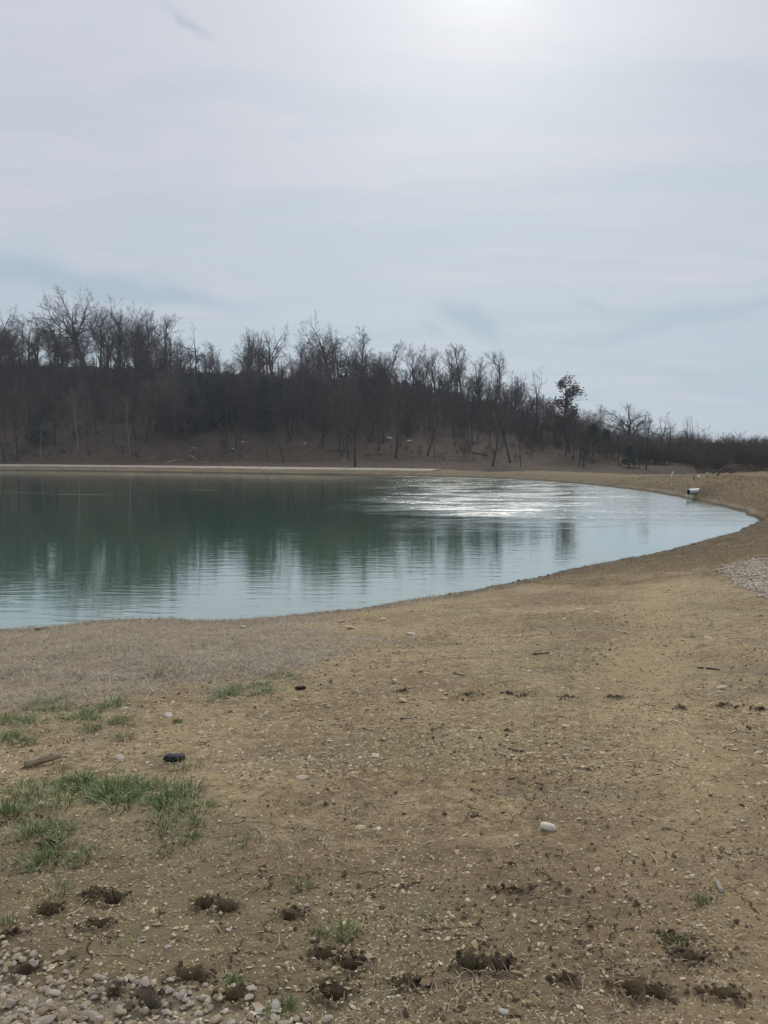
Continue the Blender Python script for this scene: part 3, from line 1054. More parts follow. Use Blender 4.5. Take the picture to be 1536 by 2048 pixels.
for i in range(4):
    add_proto(f'oak{i}', 'oak', 11 + i, M_BARK, M_TWIG)
for i in range(4):
    add_proto(f'ash{i}', 'ash', 31 + i, M_BARK, M_TWIG)
for i in range(4):
    add_proto(f'slim{i}', 'slim', 51 + i, M_BARK, M_TWIG)
for i in range(2):
    add_proto(f'crook{i}', 'crook', 71 + i, M_BARK, M_TWIG)
for i in range(3):
    add_proto(f'whip{i}', 'whip', 81 + i, M_BARK, M_TWIG)
add_proto('round0', 'round', 91, M_BARK, M_TWIG)
add_proto('pale0', 'whip', 95, M_BARK_PALE, M_TWIG_PALE)
add_proto('pale1', 'slim', 96, M_BARK_PALE, M_TWIG_PALE)
add_proto('pale2', 'ash', 97, M_BARK_PALE, M_TWIG_PALE)
add_proto('red0', 'spire', 99, M_BARK, M_TWIG)


def leaf_cards(rng, centres, spread, n, size):
    c = centres[rng.randint(0, len(centres), n)] + rng.normal(size=(n, 3)) * spread
    a = rng.normal(size=(n, 3))
    a /= np.linalg.norm(a, axis=1, keepdims=True)
    b = np.cross(a, rng.normal(size=(n, 3)))
    b /= np.linalg.norm(b, axis=1, keepdims=True)
    s = (size * rng.uniform(0.6, 1.3, n))[:, None]
    V = np.stack([c - a * s, c + b * s * .5, c + a * s, c - b * s * .5], 1).reshape(-1, 3)
    Q = np.arange(n * 4).reshape(-1, 4)
    return V, Q


def cedar_proto(seed, slender=0.26):
    rng = rs(seed)
    cl = []
    for k in range(95):
        f = rng.uniform(0.06, 1.0)
        rad = slender * (1 - f) ** 0.75 * rng.uniform(0.55, 1.1) * 10 + 0.1
        a = rng.uniform(0, 2 * math.pi)
        cl.append((rad * math.cos(a), rad * math.sin(a), f * 9.7 + 0.3))
    cl = np.array(cl)
    V, Q = leaf_cards(rng, cl, np.array([.42, .42, .36]), 3400, 0.26)
    spine = []
    for k in range(0, 95, 2):
        z = cl[k, 2]
        p = np.array([[0, 0, max(0.2, z - 0.7)], [cl[k, 0] * .5, cl[k, 1] * .5, z - 0.2], list(cl[k])])
        spine.append((p, np.array([0.05, 0.03, 0.01]), 3))
    tr = [(np.array([[0, 0, -.25], [0.03, 0, 2], [0, 0.05, 5], [0, 0, 9.6]]), np.array([.24, .15, .09, .02]), 6)]
    VT, QT = tubes_to_mesh(tr)
    VS, QS = tubes_to_mesh(spine)
    return (VT, QT), (np.concatenate([V, VS]), np.concatenate([Q, QS + len(V)]))


for i in range(3):
    t, c = cedar_proto(200 + i, (0.20, 0.30, 0.38)[i])
    for nm, mt in (('cedar', M_CEDAR), ('olive', M_OLIVE)):
        tm, cm = mesh_np('trunk', *t), mesh_np('crown', *c)
        tm.materials.append(M_BARK)
        cm.materials.append(mt)
        PROTO[f'{nm}{i}'] = (tm, cm, None, 3.0)

# the leaves still hanging on one tree
_rng = rs(5)
_lv = leaf_cards(_rng, np.array([p for p in PROTO['red0'][2] if p[2] > 2.0]), .22, 2100, 0.15)
ME_REDLEAVES = mesh_np('leaves', *_lv)
ME_REDLEAVES.materials.append(M_LEAF_RED)


def tree(key, x, y, height, rot, label, group=None, name='bare_tree', cat='tree', width=1.0, z=None, lean=(0, 0)):
    z = ground_z(x, y) if z is None else z
    root = bpy.data.objects.new(name, None)
    root.empty_display_size = 0.3
    COL.objects.link(root)
    root.location = (x, y, z)
    root.rotation_euler = (lean[0], lean[1], rot)
    s = height / 10.0
    root.scale = (s * width, s * width, s)
    tag(root, label, cat, group)
    tm, cm = PROTO[key][:2]
    link('trunk', tm, parent=root)
    link('crown', cm, parent=root)
    return root


def row_z(py, d):
    r = ray(CX, py)
    return EYE[2] + d * r[2] / r[1]


def x_at(px, d, py=800):
    r = ray(px, py)
    return d * r[0] / r[1]


RG_ = 'bare trees along the ridge against the sky'
SL_ = 'bare trees down the wooded slope'
rng = random.Random(4)

# ridge trees that the photograph lets one tell apart: column, top row, kind, width, lean, label
RIDGE_TREES = [
    (2, 604, 'oak1', 1.15, 0, 'wide dark oak cut by the picture edge at the end of the ridge row'),
    (62, 628, 'ash1', 1.2, 0, 'dense many-stemmed bare tree between the edge oak and the tallest oak'),
    (128, 600, 'oak2', 1.1, 0, 'bare oak with a long crooked limb leaning against the tallest oak'),
    (174, 570, 'oak0', 1.0, -0.02, 'tallest bare oak on the ridge, its high rounded crown over all others'),
    (203, 588, 'ash0', .8, 0, 'bare tree with small round crown close beside the tallest oak'),
    (238, 606, 'ash2', .8, 0, 'bare tree with upright limbs second after the tallest oak'),
    (281, 614, 'oak3', .85, 0, 'thick dark bare tree in the middle of the dense ridge clump'),
    (303, 603, 'ash3', .75, 0, 'bare tree with the highest spiky top of the dense ridge clump'),
    (335, 628, 'slim1', 1.3, 0, 'thin bare tree at the far end of the dense ridge clump'),
    (394, 645, 'crook0', .9, 0, 'crooked bare oak with twisted spreading limbs alone past the dense clump'),
    (430, 676, 'slim3', 1.2, 0, 'short broken-topped bare tree in the gap after the crooked oak'),
    (500, 652, 'ash1', .8, 0, 'bare tree at the near flank of the broad fan-shaped crown'),
    (543, 643, 'oak1', 1.05, 0, 'bare tree with a broad even fan-shaped crown on the ridge'),
    (605, 676, 'slim0', 1.3, 0, 'low bare tree in the dip between fan-shaped crown and twin-stemmed tree'),
    (655, 620, 'oak2', .95, 0, 'big twin-stemmed bare tree standing tall above the middle of the ridge'),
    (692, 664, 'oak3', .9, 0.03, 'bare tree with forked trunk tucked beside the big twin-stemmed tree'),
    (724, 650, 'slim2', 1.0, .10, 'thin bare tree leaning away from the big twin-stemmed tree'),
    (777, 674, 'slim3', .9, 0, 'lone slim bare tree like a feather in the low stretch of ridge'),
    (826, 678, 'ash0', .95, 0, 'bare tree with a fine open crown starting the second ridge clump'),
    (872, 688, 'ash2', .9, 0, 'bare tree with dark upright limbs inside the second ridge clump'),
    (900, 681, 'ash3', .8, 0, 'tallest bare tree of the second ridge clump'),
    (922, 685, 'slim1', 1.3, 0, 'thin bare tree at the descending end of the second ridge clump'),
    (960, 712, 'ash1', .9, 0, 'bushy bare tree where the ridge starts to fall'),
    (998, 698, 'slim0', 1.0, 0, 'slim bare tree rising above its neighbours on the falling ridge'),
    (1038, 735, 'ash0', .8, 0, 'bare tree low on the falling ridge before the windswept one'),
    (1072, 730, 'crook1', .7, .06, 'windswept bare tree with fanned twigs at the low end of the ridge'),
    (1200, 812, 'pale1', 1.0, .08, 'thin leaning bare tree between the russet-leaved tree and lone round tree'),
]
key_cols = []
for (px, ty, key, wd, lean, label) in RIDGE_TREES:
    zr, dr, df = ridge(np.array([float(px)]))
    d = float(dr[0]) - rng.uniform(0, 2)
    x = x_at(px, d)
    z = ground_z(x, d)
    h = row_z(ty, d) - z
    tree(key, x, d, h, rng.uniform(0, 6.28), label, RG_, width=wd, lean=(0, lean), z=z)
    key_cols.append(px)

# slope trees told apart by their trunks: column, base row, height, kind, label
SLOPE_TREES = [
    (10, 924, 10.5, 'whip0', 'thin dark bare trunk nearest the picture edge above the gravel path'),
    (37, 922, 11.0, 'slim2', 'straight black bare trunk rising from the path edge beside the edge tree'),
    (81, 916, 5.0, 'pale0', 'short pale sapling below the small green cedar near the path'),
    (108, 892, 8.0, 'crook0', 'black crooked many-limbed tree in the leaf litter near the hill foot'),
    (156, 899, 9.5, 'pale1', 'pale bent trunk curving up the slope beside the black crooked tree'),
    (193, 868, 6.5, 'whip2', 'short thin black tree halfway between the two pale bent trunks'),
    (260, 909, 8.2, 'pale0', 'pale kinked trunk standing lowest on the open leaf litter'),
    (271, 880, 9.0, 'slim0', 'brown twin trunk right behind the pale kinked trunk'),
    (294, 884, 6.0, 'pale0', 'thin pale sapling between pale kinked trunk and pale forked tree'),
    (308, 858, 10.0, 'pale2', 'pale forked tree on the edge of the dark cedar thicket'),
    (535, 915, 5.5, 'whip1', 'thin short sapling on open litter below the cedar thicket'),
    (568, 925, 7.5, 'whip0', 'grey thin tree by the path below the end of the cedar thicket'),
    (583, 858, 9.5, 'slim3', 'ivy-darkened bare trunk at the end of the cedar thicket'),
    (645, 898, 7.0, 'ash1', 'small clump-stemmed grey tree on the litter past the cedar thicket'),
    (678, 905, 8.5, 'slim1', 'slender dark tree just past the clump-stemmed grey tree'),
    (697, 916, 8.0, 'whip2', 'leaning black sapling beside the path-side black trunk'),
    (710, 933, 10.5, 'slim0', 'black trunk standing right at the path below the big twin-stemmed tree'),
    (758, 902, 7.0, 'whip1', 'thin grey sapling in front of the pale boulders'),
    (791, 917, 10.5, 'slim2', 'tall straight dark tree in front of the largest pale boulder'),
    (800, 895, 7.2, 'whip0', 'thin dark tree just behind the tall straight one by the boulder'),
    (815, 874, 8.5, 'ash2', 'upright dark tree above the pale boulders'),
    (855, 911, 6.5, 'crook1', 'leaning black tree with a bent stem right of the pale boulders'),
    (869, 916, 6.0, 'whip2', 'slanting thin stem crossing in front of the leaning black tree'),
    (985, 932, 7.5, 'crook1', 'dark tree with twin spreading stems at the path where the bank dips'),
    (1021, 926, 9.0, 'slim3', 'straight thick dark tree just past the dip of the bank'),
    (1041, 933, 3.6, 'whip1', 'small leaning sapling beside the straight thick tree past the dip'),
    (1145, 919, 6.5, 'slim1', 'dark slender tree below the russet-leaved tree'),
    (1158, 933, 4.5, 'whip0', 'thin bent stem leaning toward the curved meadow tree'),
    (1167, 934, 5.6, 'crook0', 'curved dark tree with one low side limb in the brown meadow'),
    (1238, 933, 4.4, 'whip2', 'thin tree just before the lone small cedar in the meadow'),
    (1278, 937, 4.0, 'whip0', 'very thin sapling just past the lone small cedar in the meadow'),
    (1292, 939, 5.4, 'slim0', 'short straight tree second past the lone small cedar'),
    (1316, 951, 6.0, 'crook1', 'thick dark tree with ivy at the meadow end behind the dam'),
    (1343, 950, 5.6, 'crook0', 'gnarled tree with the pale post in front behind the dam'),
    (1385, 952, 6.2, 'crook1', 'black leaning tree beside the pale stump post behind the dam'),
]
for (px, by, h, key, label) in SLOPE_TREES:
    p = at(px, by)
    if p is None or p[1] < 70:
        p = np.array([x_at(px, 96.0), 96.0, 0])
    tree(key, p[0], p[1], h, rng.uniform(0, 6.28), label, SL_, width=1.0, lean=(rng.uniform(-.05, .05), rng.uniform(-.08, .08)))

# russet-leaved tree and the lone round tree
p = at(1140, 905)
t_red = tree('red0', p[0], p[1], row_z(752, p[1]) - p[2], 1.0, 'tall narrow tree still holding russet dry leaves at the end of the hill', name='leafy_tree', width=1.3)
link('leaves', ME_REDLEAVES, parent=t_red)
p = at(1256, 899)
p = p if p is not None and p[1] < 170 else np.array([x_at(1256, 118), 118, ground_z(x_at(1256, 118), 118)])
tree('round0', p[0], p[1], row_z(806, p[1]) - p[2], 2.0, 'lone bare tree with a round full crown against the sky past the hill', width=1.6)

# unnamed neighbours
SIL = np.array([(-700, 605), (0, 612), (50, 625), (90, 610), (160, 585), (210, 592), (260, 612), (310, 608), (370, 645), (430, 670), (470, 690), (490, 655), (540, 648), (600, 680), (640, 640), (690, 640), (720, 670),
                (755, 665), (800, 695), (830, 685), (900, 686), (950, 710), (1000, 712), (1040, 738), (1080, 745), (1110, 785), (1150, 790), (1180, 825), (1220, 845), (1260, 850), (1300, 862), (1340, 858), (1380, 858), (1420, 872), (1480, 868), (1536, 866), (2400, 866)], float)


def sil(px):
    return float(np.interp(px, SIL[:, 0], SIL[:, 1]))


SHORT = [(30, 'the edge oak'), (150, 'the tallest oak'), (290, 'the dense ridge clump'), (400, 'the crooked oak'), (545, 'the fan-shaped crown'), (665, 'the big twin-stemmed tree'), (780, 'the feather-like slim tree'),
         (890, 'the second ridge clump'), (1000, 'the falling end of the ridge'), (1100, 'the windswept tree')]


def near_name(px):
    return min(SHORT, key=lambda s: abs(s[0] - px))[1]


KINDW = {'oak': 'spreading', 'ash': 'many-limbed', 'slim': 'slender', 'whip': 'whip-thin', 'crook': 'crooked', 'round': 'round'}
ridge_keys = ['ash0', 'ash1', 'ash2', 'ash3', 'oak0', 'oak2', 'slim0', 'slim2', 'oak3', 'oak1']
for k in range(60):
    px = rng.uniform(-60, 1120)
    zr, dr, df = ridge(np.array([px]))
    d = float(dr[0]) + rng.uniform(-7, 7)
    x = x_at(px, d)
    z = ground_z(x, d)
    ty = sil(px) + rng.choice((12, 22, 30, 38, 46, 55, 64, 74))
    h = row_z(ty, d) - z
    if h < 2.5:
        continue
    key = rng.choice(ridge_keys)
    tree(key, x, d, h, rng.uniform(0, 6.28), f"{'tall' if h > 11 else ('low' if h < 7.5 else 'middling')} {KINDW[key[:-1]]} bare tree on the ridge close to {near_name(px)}", RG_, width=rng.uniform(.8, 1.2))
slope_keys = ['slim0', 'slim1', 'slim2', 'slim3', 'whip0', 'whip1', 'whip2', 'ash0', 'ash1', 'ash2', 'ash3', 'oak0', 'oak3', 'crook0', 'crook1']
nsl = 0
while nsl < 150:
    px = rng.uniform(-60, 1230)
    zr, dr, df = ridge(np.array([px]))
    s = rng.uniform(0.10, 0.95) ** 0.8
    d = float(df[0]) + s * float(dr[0] - df[0])
    x = x_at(px, d)
    z = ground_z(x, d)
    h = min(rng.uniform(6.5, 10.5), row_z(sil(px) + 35, d) - z)
    if h < 2.8:
        continue
    where = 'low on the litter' if s < .3 else ('halfway up' if s < .65 else 'under the ridge')
    key = rng.choice(slope_keys)
    tree(key, x, d, h, rng.uniform(0, 6.28), f'{KINDW[key[:-1]]} bare tree {where}, downhill from {near_name(px)}', SL_, width=rng.uniform(.85, 1.25), z=z)
    nsl += 1
# scrubby trees behind the dam
for k in range(46):
    px = rng.uniform(1290, 1720)
    d = rng.uniform(82, 132)
    x = x_at(px, d)
    z = ground_z(x, d)
    h = row_z(sil(px) + rng.uniform(4, 40), d) - z
    if h < 1.8:
        continue
    key = rng.choice(['oak0', 'ash1', 'oak2', 'ash3', 'crook0', 'crook1', 'round0', 'ash0'])
    tree(key, x, d, h, rng.uniform(0, 6.28),
         f"low {KINDW[key[:-1]]} bare tree in the scrub {'just' if d < 98 else ('well' if d < 115 else 'far')} behind the dam, {'short of the pipe' if px < 1370 else ('beyond the brush pile' if px > 1470 else 'straight over the pipe')}", 'scrub trees behind the dam', name='scrub_tree', width=rng.uniform(1.2, 1.7), z=z)
for (px, ty, label) in ((1331, 841, 'pale upright bare tree poking above the scrub just past the lone round tree'), (1383, 849, 'second spiky bare tree poking above the scrub behind the dam'), (1455, 858, 'bushy bare tree poking above the scrub toward the picture edge')):
    d = 122.0
    x = x_at(px, d)
    z = ground_z(x, d)
    tree('pale2' if px < 1340 else 'ash2', x, d, row_z(ty, d) - z, 1.0, label, 'scrub trees behind the dam', name='scrub_tree', width=.9, z=z)

# evergreens
CG = 'dark evergreens on the hillside'
for k in range(32):
    px = rng.uniform(345, 600)
    by = rng.uniform(775, 868)
    p = at(px, by)
    if p is None or p[1] > 150:
        continue
    tree(rng.choice(['cedar0', 'cedar1', 'cedar2']), p[0], p[1], min(rng.uniform(4.0, 6.5), row_z(748, p[1]) - p[2]), rng.uniform(0, 6.28), f"dark green cedar in the {'upper' if by < 805 else ('middle' if by < 838 else 'lowest')} part of the thicket, {'near the pale forked tree' if px < 430 else ('in its centre' if px < 515 else 'near its ivy trunk end')}", CG, name='cedar_tree', width=1.15)
for k in range(16):
    px = rng.uniform(600, 900)
    by = rng.uniform(768, 800)
    p = at(px, by)
    if p is None or p[1] > 150:
        continue
    tree(rng.choice(['cedar1', 'cedar2']), p[0], p[1], rng.uniform(1.8, 2.8), rng.uniform(0, 6.28), 'small dark cedar in the green band just under the ridge past the thicket', CG, name='cedar_tree', width=1.2)
for k in range(12):
    px = rng.uniform(-30, 340)
    by = rng.uniform(745, 800)
    p = at(px, by)
    if p is None or p[1] > 150:
        continue
    tree(rng.choice(['cedar1', 'cedar2', 'cedar0']), p[0], p[1], rng.uniform(2.2, 4), rng.uniform(0, 6.28), f'dark cedar under the ridge downhill from {near_name(px)}', CG, name='cedar_tree', width=1.1)
for (px, by, h, key, label) in ((76, 890, 4.0, 'cedar2', 'small green cedar alone on the litter near the path beside the short pale sapling'),
                               (1258, 934, 2.3, 'cedar1', 'lone small cedar with bare stem in the brown meadow under the round tree'),
                               (1186, 912, 3.8, 'olive2', 'olive green bushy evergreen behind the curved meadow tree'),
                               (1212, 906, 3.0, 'olive1', 'smaller olive evergreen next to the bushy one at the hill end')):
    p = at(px, by)
    tree(key, p[0], p[1], h, 0.4, label, CG, name='cedar_tree', width=1.2)


# brush: many-stemmed twiggy shrubs
def shrub_mesh(seed, h=2.2):
    r_ = rs(seed)
    st = dict(levels=3, n=[6, 4, 3], start=[.2, .25, .2], ang=[(R_(20), R_(50)), (R_(25), R_(55)), (R_(25), R_(55))], ratio=[.5, .5, .5], up=[.05, .05, .03, .02], wander=.16)
    tubes, tips = ([], []), []
    for k in range(9):
        a = r_.uniform(0, 6.28)
        d = unit(np.array([math.cos(a) * .45, math.sin(a) * .45, 1]))
        grow(r_, np.array([math.cos(a) * .15, math.sin(a) * .15, -.1]), d, h * r_.uniform(.6, 1), 0.022, 0, st, tubes, tips)
    lst = [(P, np.minimum(R, .03), 3) for P, R, s in tubes[0] + tubes[1]]
    return tubes_to_mesh(lst)


def scatter_stuff(name, pts, scales, rots, sources, label, cat):
    """ONE object of kind stuff: points that carry instances of the source objects"""
    me = bpy.data.meshes.new(name)
    me.vertices.add(len(pts))
    me.vertices.foreach_set('co', np.asarray(pts, np.float32).ravel())
    for nm, arr in (('size', scales), ('turn', rots)):
        a = me.attributes.new(nm, 'FLOAT', 'POINT')
        a.data.foreach_set('value', np.asarray(arr, np.float32))
    pk = me.attributes.new('pick', 'INT', 'POINT')
    pk.data.foreach_set('value', rs(8).randint(0, len(sources), len(pts)).astype(np.int32))
    o = link(name, me)
    ng = bpy.data.node_groups.new(name, 'GeometryNodeTree')
    ng.interface.new_socket('Geometry', in_out='INPUT', socket_type='NodeSocketGeometry')
    ng.interface.new_socket('Geometry', in_out='OUTPUT', socket_type='NodeSocketGeometry')
    N, Lk = ng.nodes, ng.links
    gi, go = N.new('NodeGroupInput'), N.new('NodeGroupOutput')
    jn = N.new('GeometryNodeJoinGeometry')
    for src in sources:
        g2 = N.new('GeometryNodeGeometryToInstance')
        for s_ in src:
            oi = N.new('GeometryNodeObjectInfo')
            oi.inputs[0].default_value = s_
            Lk.new(oi.outputs['Geometry'], g2.inputs[0])
        Lk.new(g2.outputs[0], jn.inputs[0])
    ip = N.new('GeometryNodeInstanceOnPoints')
    Lk.new(gi.outputs[0], ip.inputs['Points'])
    Lk.new(jn.outputs[0], ip.inputs['Instance'])
    ip.inputs['Pick Instance'].default_value = True

    def named(nm, typ):
        a = N.new('GeometryNodeInputNamedAttribute')
        a.data_type = typ
        a.inputs[0].default_value = nm
        return a.outputs[0]
    Lk.new(named('pick', 'INT'), ip.inputs['Instance Index'])
    Lk.new(named('size', 'FLOAT'), ip.inputs['Scale'])
    cx = N.new('ShaderNodeCombineXYZ')
    Lk.new(named('turn', 'FLOAT'), cx.inputs[2])
    Lk.new(cx.outputs[0], ip.inputs['Rotation'])
    Lk.new(ip.outputs[0], go.inputs[0])
    md = o.modifiers.new('scatter', 'NODES')
    md.node_group = ng
    tag(o, label, cat, kind='stuff')
    return o


M_BRUSH = plain('brush_twigs', (0.075, 0.058, 0.050), (0.140, 0.108, 0.090), 2)
SHRUBS = []
for i, (px, by) in enumerate(((452, 905), (930, 915), (1215, 925))):
    V, Q = shrub_mesh(300 + i)
    me = mesh_np('bare_shrub', V, Q)
    o = link('bare_shrub', me, M_BRUSH)
    p = at(px, by)
    o.location = p
    tag(o, ('low twiggy bare shrub alone on the litter below the cedar thicket', 'low twiggy bare shrub on the slope above the dip of the bank', 'low twiggy bare shrub in the meadow under the olive evergreens')[i], 'shrub')
    SHRUBS.append(o)

nr = rs(21)
pts, scl = [], []
while len(pts) < 1900:
    px = nr.uniform(-300, 1330)
    zr, dr, df = ridge(np.array([px]))
    s = nr.uniform(0.02, 1.12)
    keep = 0.30 + 0.70 * float(sstep(np.array([s]), 0.25, 0.7)[0])
    if 170 < px < 340:
        keep *= 0.55
    if px > 1050:
        keep *= 0.6
    if nr.uniform() > keep:
        continue
    d = float(df[0]) + s * float(dr[0] - df[0])
    pts.append((x_at(px, d), d))
    scl.append(nr.uniform(.45, 1.0) * (0.55 if s > 0.85 else 1.0) * (0.32 if s < .2 else (0.55 if s < .32 else 1)))
while len(pts) < 2700:      # the slope goes on beyond the left edge
    px = nr.uniform(-1500, -300)
    zr, dr, df = ridge(np.array([px]))
    s = nr.uniform(0.05, 1.1)
    d = float(df[0]) + s * float(dr[0] - df[0])
    pts.append((x_at(px, d), d))
    scl.append(nr.uniform(.3, 1.0))
n_h = len(pts)
while len(pts) < n_h + 700:
    px = nr.uniform(1270, 1900)
    d = nr.uniform(72, 135)
    x = x_at(px, d)
    if float(bil(SDG, np.array([x]), np.array([d]))[0]) < 13 or (px < 1400 and d < 84):
        continue
    pts.append((x, d))
    scl.append(nr.uniform(.5, 1.2))
pts = np.array(pts)
pz = terrain(pts[:, 0], pts[:, 1])[0]
scatter_stuff('undergrowth', np.c_[pts, pz - 0.05], scl, nr.uniform(0, 6.28, len(pts)), [[o] for o in SHRUBS], 'tangle of bare grey brown brush covering the hillside and the scrub wood', 'undergrowth')

# far wood: the trees behind the ridge and on the farther hill to the right
pts, scl = [], []
for k in range(150):
    px = nr.uniform(-1500, -70)
    zr, dr, df = ridge(np.array([px]))
    d = float(dr[0]) + nr.uniform(-16, 14)
    x = x_at(px, d)
    pts.append((x, d, ground_z(x, d)))
    scl.append(nr.uniform(.7, 1.25))
for k in range(60):
    px = nr.uniform(-350, 1150)
    zr, dr, df = ridge(np.array([px]))
    d = float(dr[0]) + nr.uniform(6, 22)
    x = x_at(px, d)
    z = ground_z(x, d)
    h = row_z(sil(px) + nr.uniform(45, 90), d) - z
    if h < 2:
        continue
    pts.append((x, d, z))
    scl.append(h / 10)
for k in range(620):
    px = nr.uniform(1150, 2300)
    d = nr.uniform(170, 275)
    x = x_at(px, d)
    z = ground_z(x, d)
    h = row_z(sil(px) + nr.uniform(-2, 14), d) - z
    if h < 2.5 or h > 14:
        h = nr.uniform(3, 7)
    pts.append((x, d, z))
    scl.append(h / 10)
pts2, scl2 = [], []
while len(pts2) < 320:
    px = nr.uniform(-200, 1260)
    zr, dr, df = ridge(np.array([px]))
    s = nr.uniform(0.05, 1.0) ** 0.75
    d = float(df[0]) + s * float(dr[0] - df[0])
    x = x_at(px, d)
    z = ground_z(x, d)
    h = min(nr.uniform(4.5, 8.5), row_z(sil(px) + 45, d) - z)
    if h > 2.2:
        pts2.append((x, d, z))
        scl2.append(h / 10)
for k in range(420):
    px = nr.uniform(-1500, -60)
    zr, dr, df = ridge(np.array([px]))
    d = float(df[0]) + nr.uniform(0.05, 1.1) * float(dr[0] - df[0])
    x = x_at(px, d)
    pts2.append((x, d, ground_z(x, d)))
    scl2.append(nr.uniform(.45, .95))
ssrc = []
for key in ('whip0', 'whip1', 'whip2', 'slim1'):
    for o in bpy.data.objects:
        if o.type == 'MESH' and o.data == PROTO[key][1]:
            ssrc.append([o, [c for c in o.parent.children if c.data == PROTO[key][0]][0]])
            break
scatter_stuff('sapling_thicket', pts2, scl2, nr.uniform(0, 6.28, len(pts2)), ssrc, 'thin bare saplings filling the wooded slope between the bigger trees', 'thicket')
srcs = []
for key in ('ash0', 'ash2', 'oak0', 'oak3'):
    for o in bpy.data.objects:
        if o.type == 'MESH' and o.data == PROTO[key][1]:
            tr_ = [c for c in o.parent.children if c.data == PROTO[key][0]][0]
            srcs.append([o, tr_])
            break
scatter_stuff('far_wood', pts, scl, nr.uniform(0, 6.28, len(pts)), srcs, 'far grey purple bare wood behind the ridge and on the distant hill', 'wood')


# ---------------------------------------------------------------- stones, logs and bits on the hill
def ico():
    import bmesh
    bm = bmesh.new()
    bmesh.ops.create_icosphere(bm, subdivisions=2, radius=1)
    V = np.array([v.co[:] for v in bm.verts])
    F = np.array([[v.index for v in f.verts] for f in bm.faces])
    bm.free()
    return V, F


ICO_V, ICO_F = ico()


def stone_shape(seed, flat=0.6, long=1.3, ang=0.35):
    """an angular pebble: a ball cut by random planes"""
    r_ = rs(seed)
    V = ICO_V.copy()
    for k in range(9):
        n = unit(r_.normal(size=3))
        lim = r_.uniform(1 - ang - .15, 1 - ang * 0.3)
        d = V @ n
        V = V - np.where(d > lim, d - lim, 0)[:, None] * n * 0.92
    V = V * np.array([long, 1, flat]) + r_.normal(size=V.shape) * 0.012
    return V


STONE_MESH = []
for i in range(10):
    V = stone_shape(400 + i, flat=(.5, .6, .7, .45, .8, .55, .65, .5, .7, .6)[i], long=(1.2, 1.5, 1.1, 1.3, 1.0, 1.7, 1.25, 1.4, 1.15, 1.35)[i])
    STONE_MESH.append([])
    for tnt in (0.1, 0.35, 0.6, 0.8, 0.97):
        me = mesh_np('stone', V, None, ICO_F, {'tint': np.full(len(V), tnt)}, smooth=False)
        me.materials.append(M_STONE)
        STONE_MESH[-1].append(me)


def stone(x, y, size, label, group=None, shape=None, tone=None, name='stone', sink=0.3, rot=None, scale=(1, 1, 1)):
    shape = rng.randrange(10) if shape is None else shape
    tone = rng.randrange(5) if tone is None else tone
    me = STONE_MESH[shape][tone]
    o = link(name, me)
    fl = float(np.abs(np.array([v.co.z for v in me.vertices])).max())
    o.location = (x, y, ground_z(x, y) + size * scale[2] * fl * (1 - sink * 1.5))
    o.rotation_euler = (rng.uniform(-.25, .25), rng.uniform(-.25, .25), rng.uniform(0, 6.28) if rot is None else rot)
    o.scale = (size * scale[0], size * scale[1], size * scale[2])
    return tag(o, label, 'stone', group)


def px_size(p, n):
    return n * float(np.linalg.norm(np.array(p) - EYE)) / F_PX


def sweep(name, pts, radii, mat, sides=8, caps=True):
    V, Q = tubes_to_mesh([(np.array(pts, float), np.array(radii, float), sides)])
    n = len(pts)
    tr = []
    if caps:
        V = np.concatenate([V, [pts[0]], [pts[-1]]])
        a, b = n * sides, n * sides + 1
        for k in range(sides):
            tr.append((a, (k + 1) % sides, k))
            tr.append((b, (n - 1) * sides + k, (n - 1) * sides + (k + 1) % sides))
    me = mesh_np(name, V, Q, np.array(tr) if tr else None)
    return me


def stick(pa, pb, r0, r1, mat, name, label, group=None, cat='stick', bend=0.08, lift=0.0, sides=6, seed=0):
    """a stick lying on the ground between two points"""
    r_ = rs(seed)
    pa, pb = np.array(pa, float), np.array(pb, float)
    n = 7
    L = np.linalg.norm(pb - pa)
    side = unit(np.cross(pb - pa, [0, 0, 1]))
    off = bend * L * np.sin(np.linspace(0, math.pi, n)) * r_.choice([-1, 1])
    pts = []
    for k in range(n):
        f = k / (n - 1)
        q = lerp(pa, pb, f) + side * (off[k] + r_.normal() * L * .012)
        rr = lerp(r0, r1, f)
        q[2] = ground_z(q[0], q[1]) + rr * 0.7 + lift
        pts.append(q)
    # straighten the height so that the stick spans hollows
    z = np.array([q[2] for q in pts])
    lin = np.linspace(z[0], z[-1], n)
    lin += max(0.0, float((z - lin).max()) * 0.6)
    base = np.array(pts[0])
    P = np.array([[q[0], q[1], lin[k]] for k, q in enumerate(pts)]) - base
    me = sweep(name, P, np.linspace(r0, r1, n) * r_.uniform(.9, 1.1, n), mat, sides)
    o = link(name, me, mat)
    o.location = base
    return tag(o, label, cat, group)


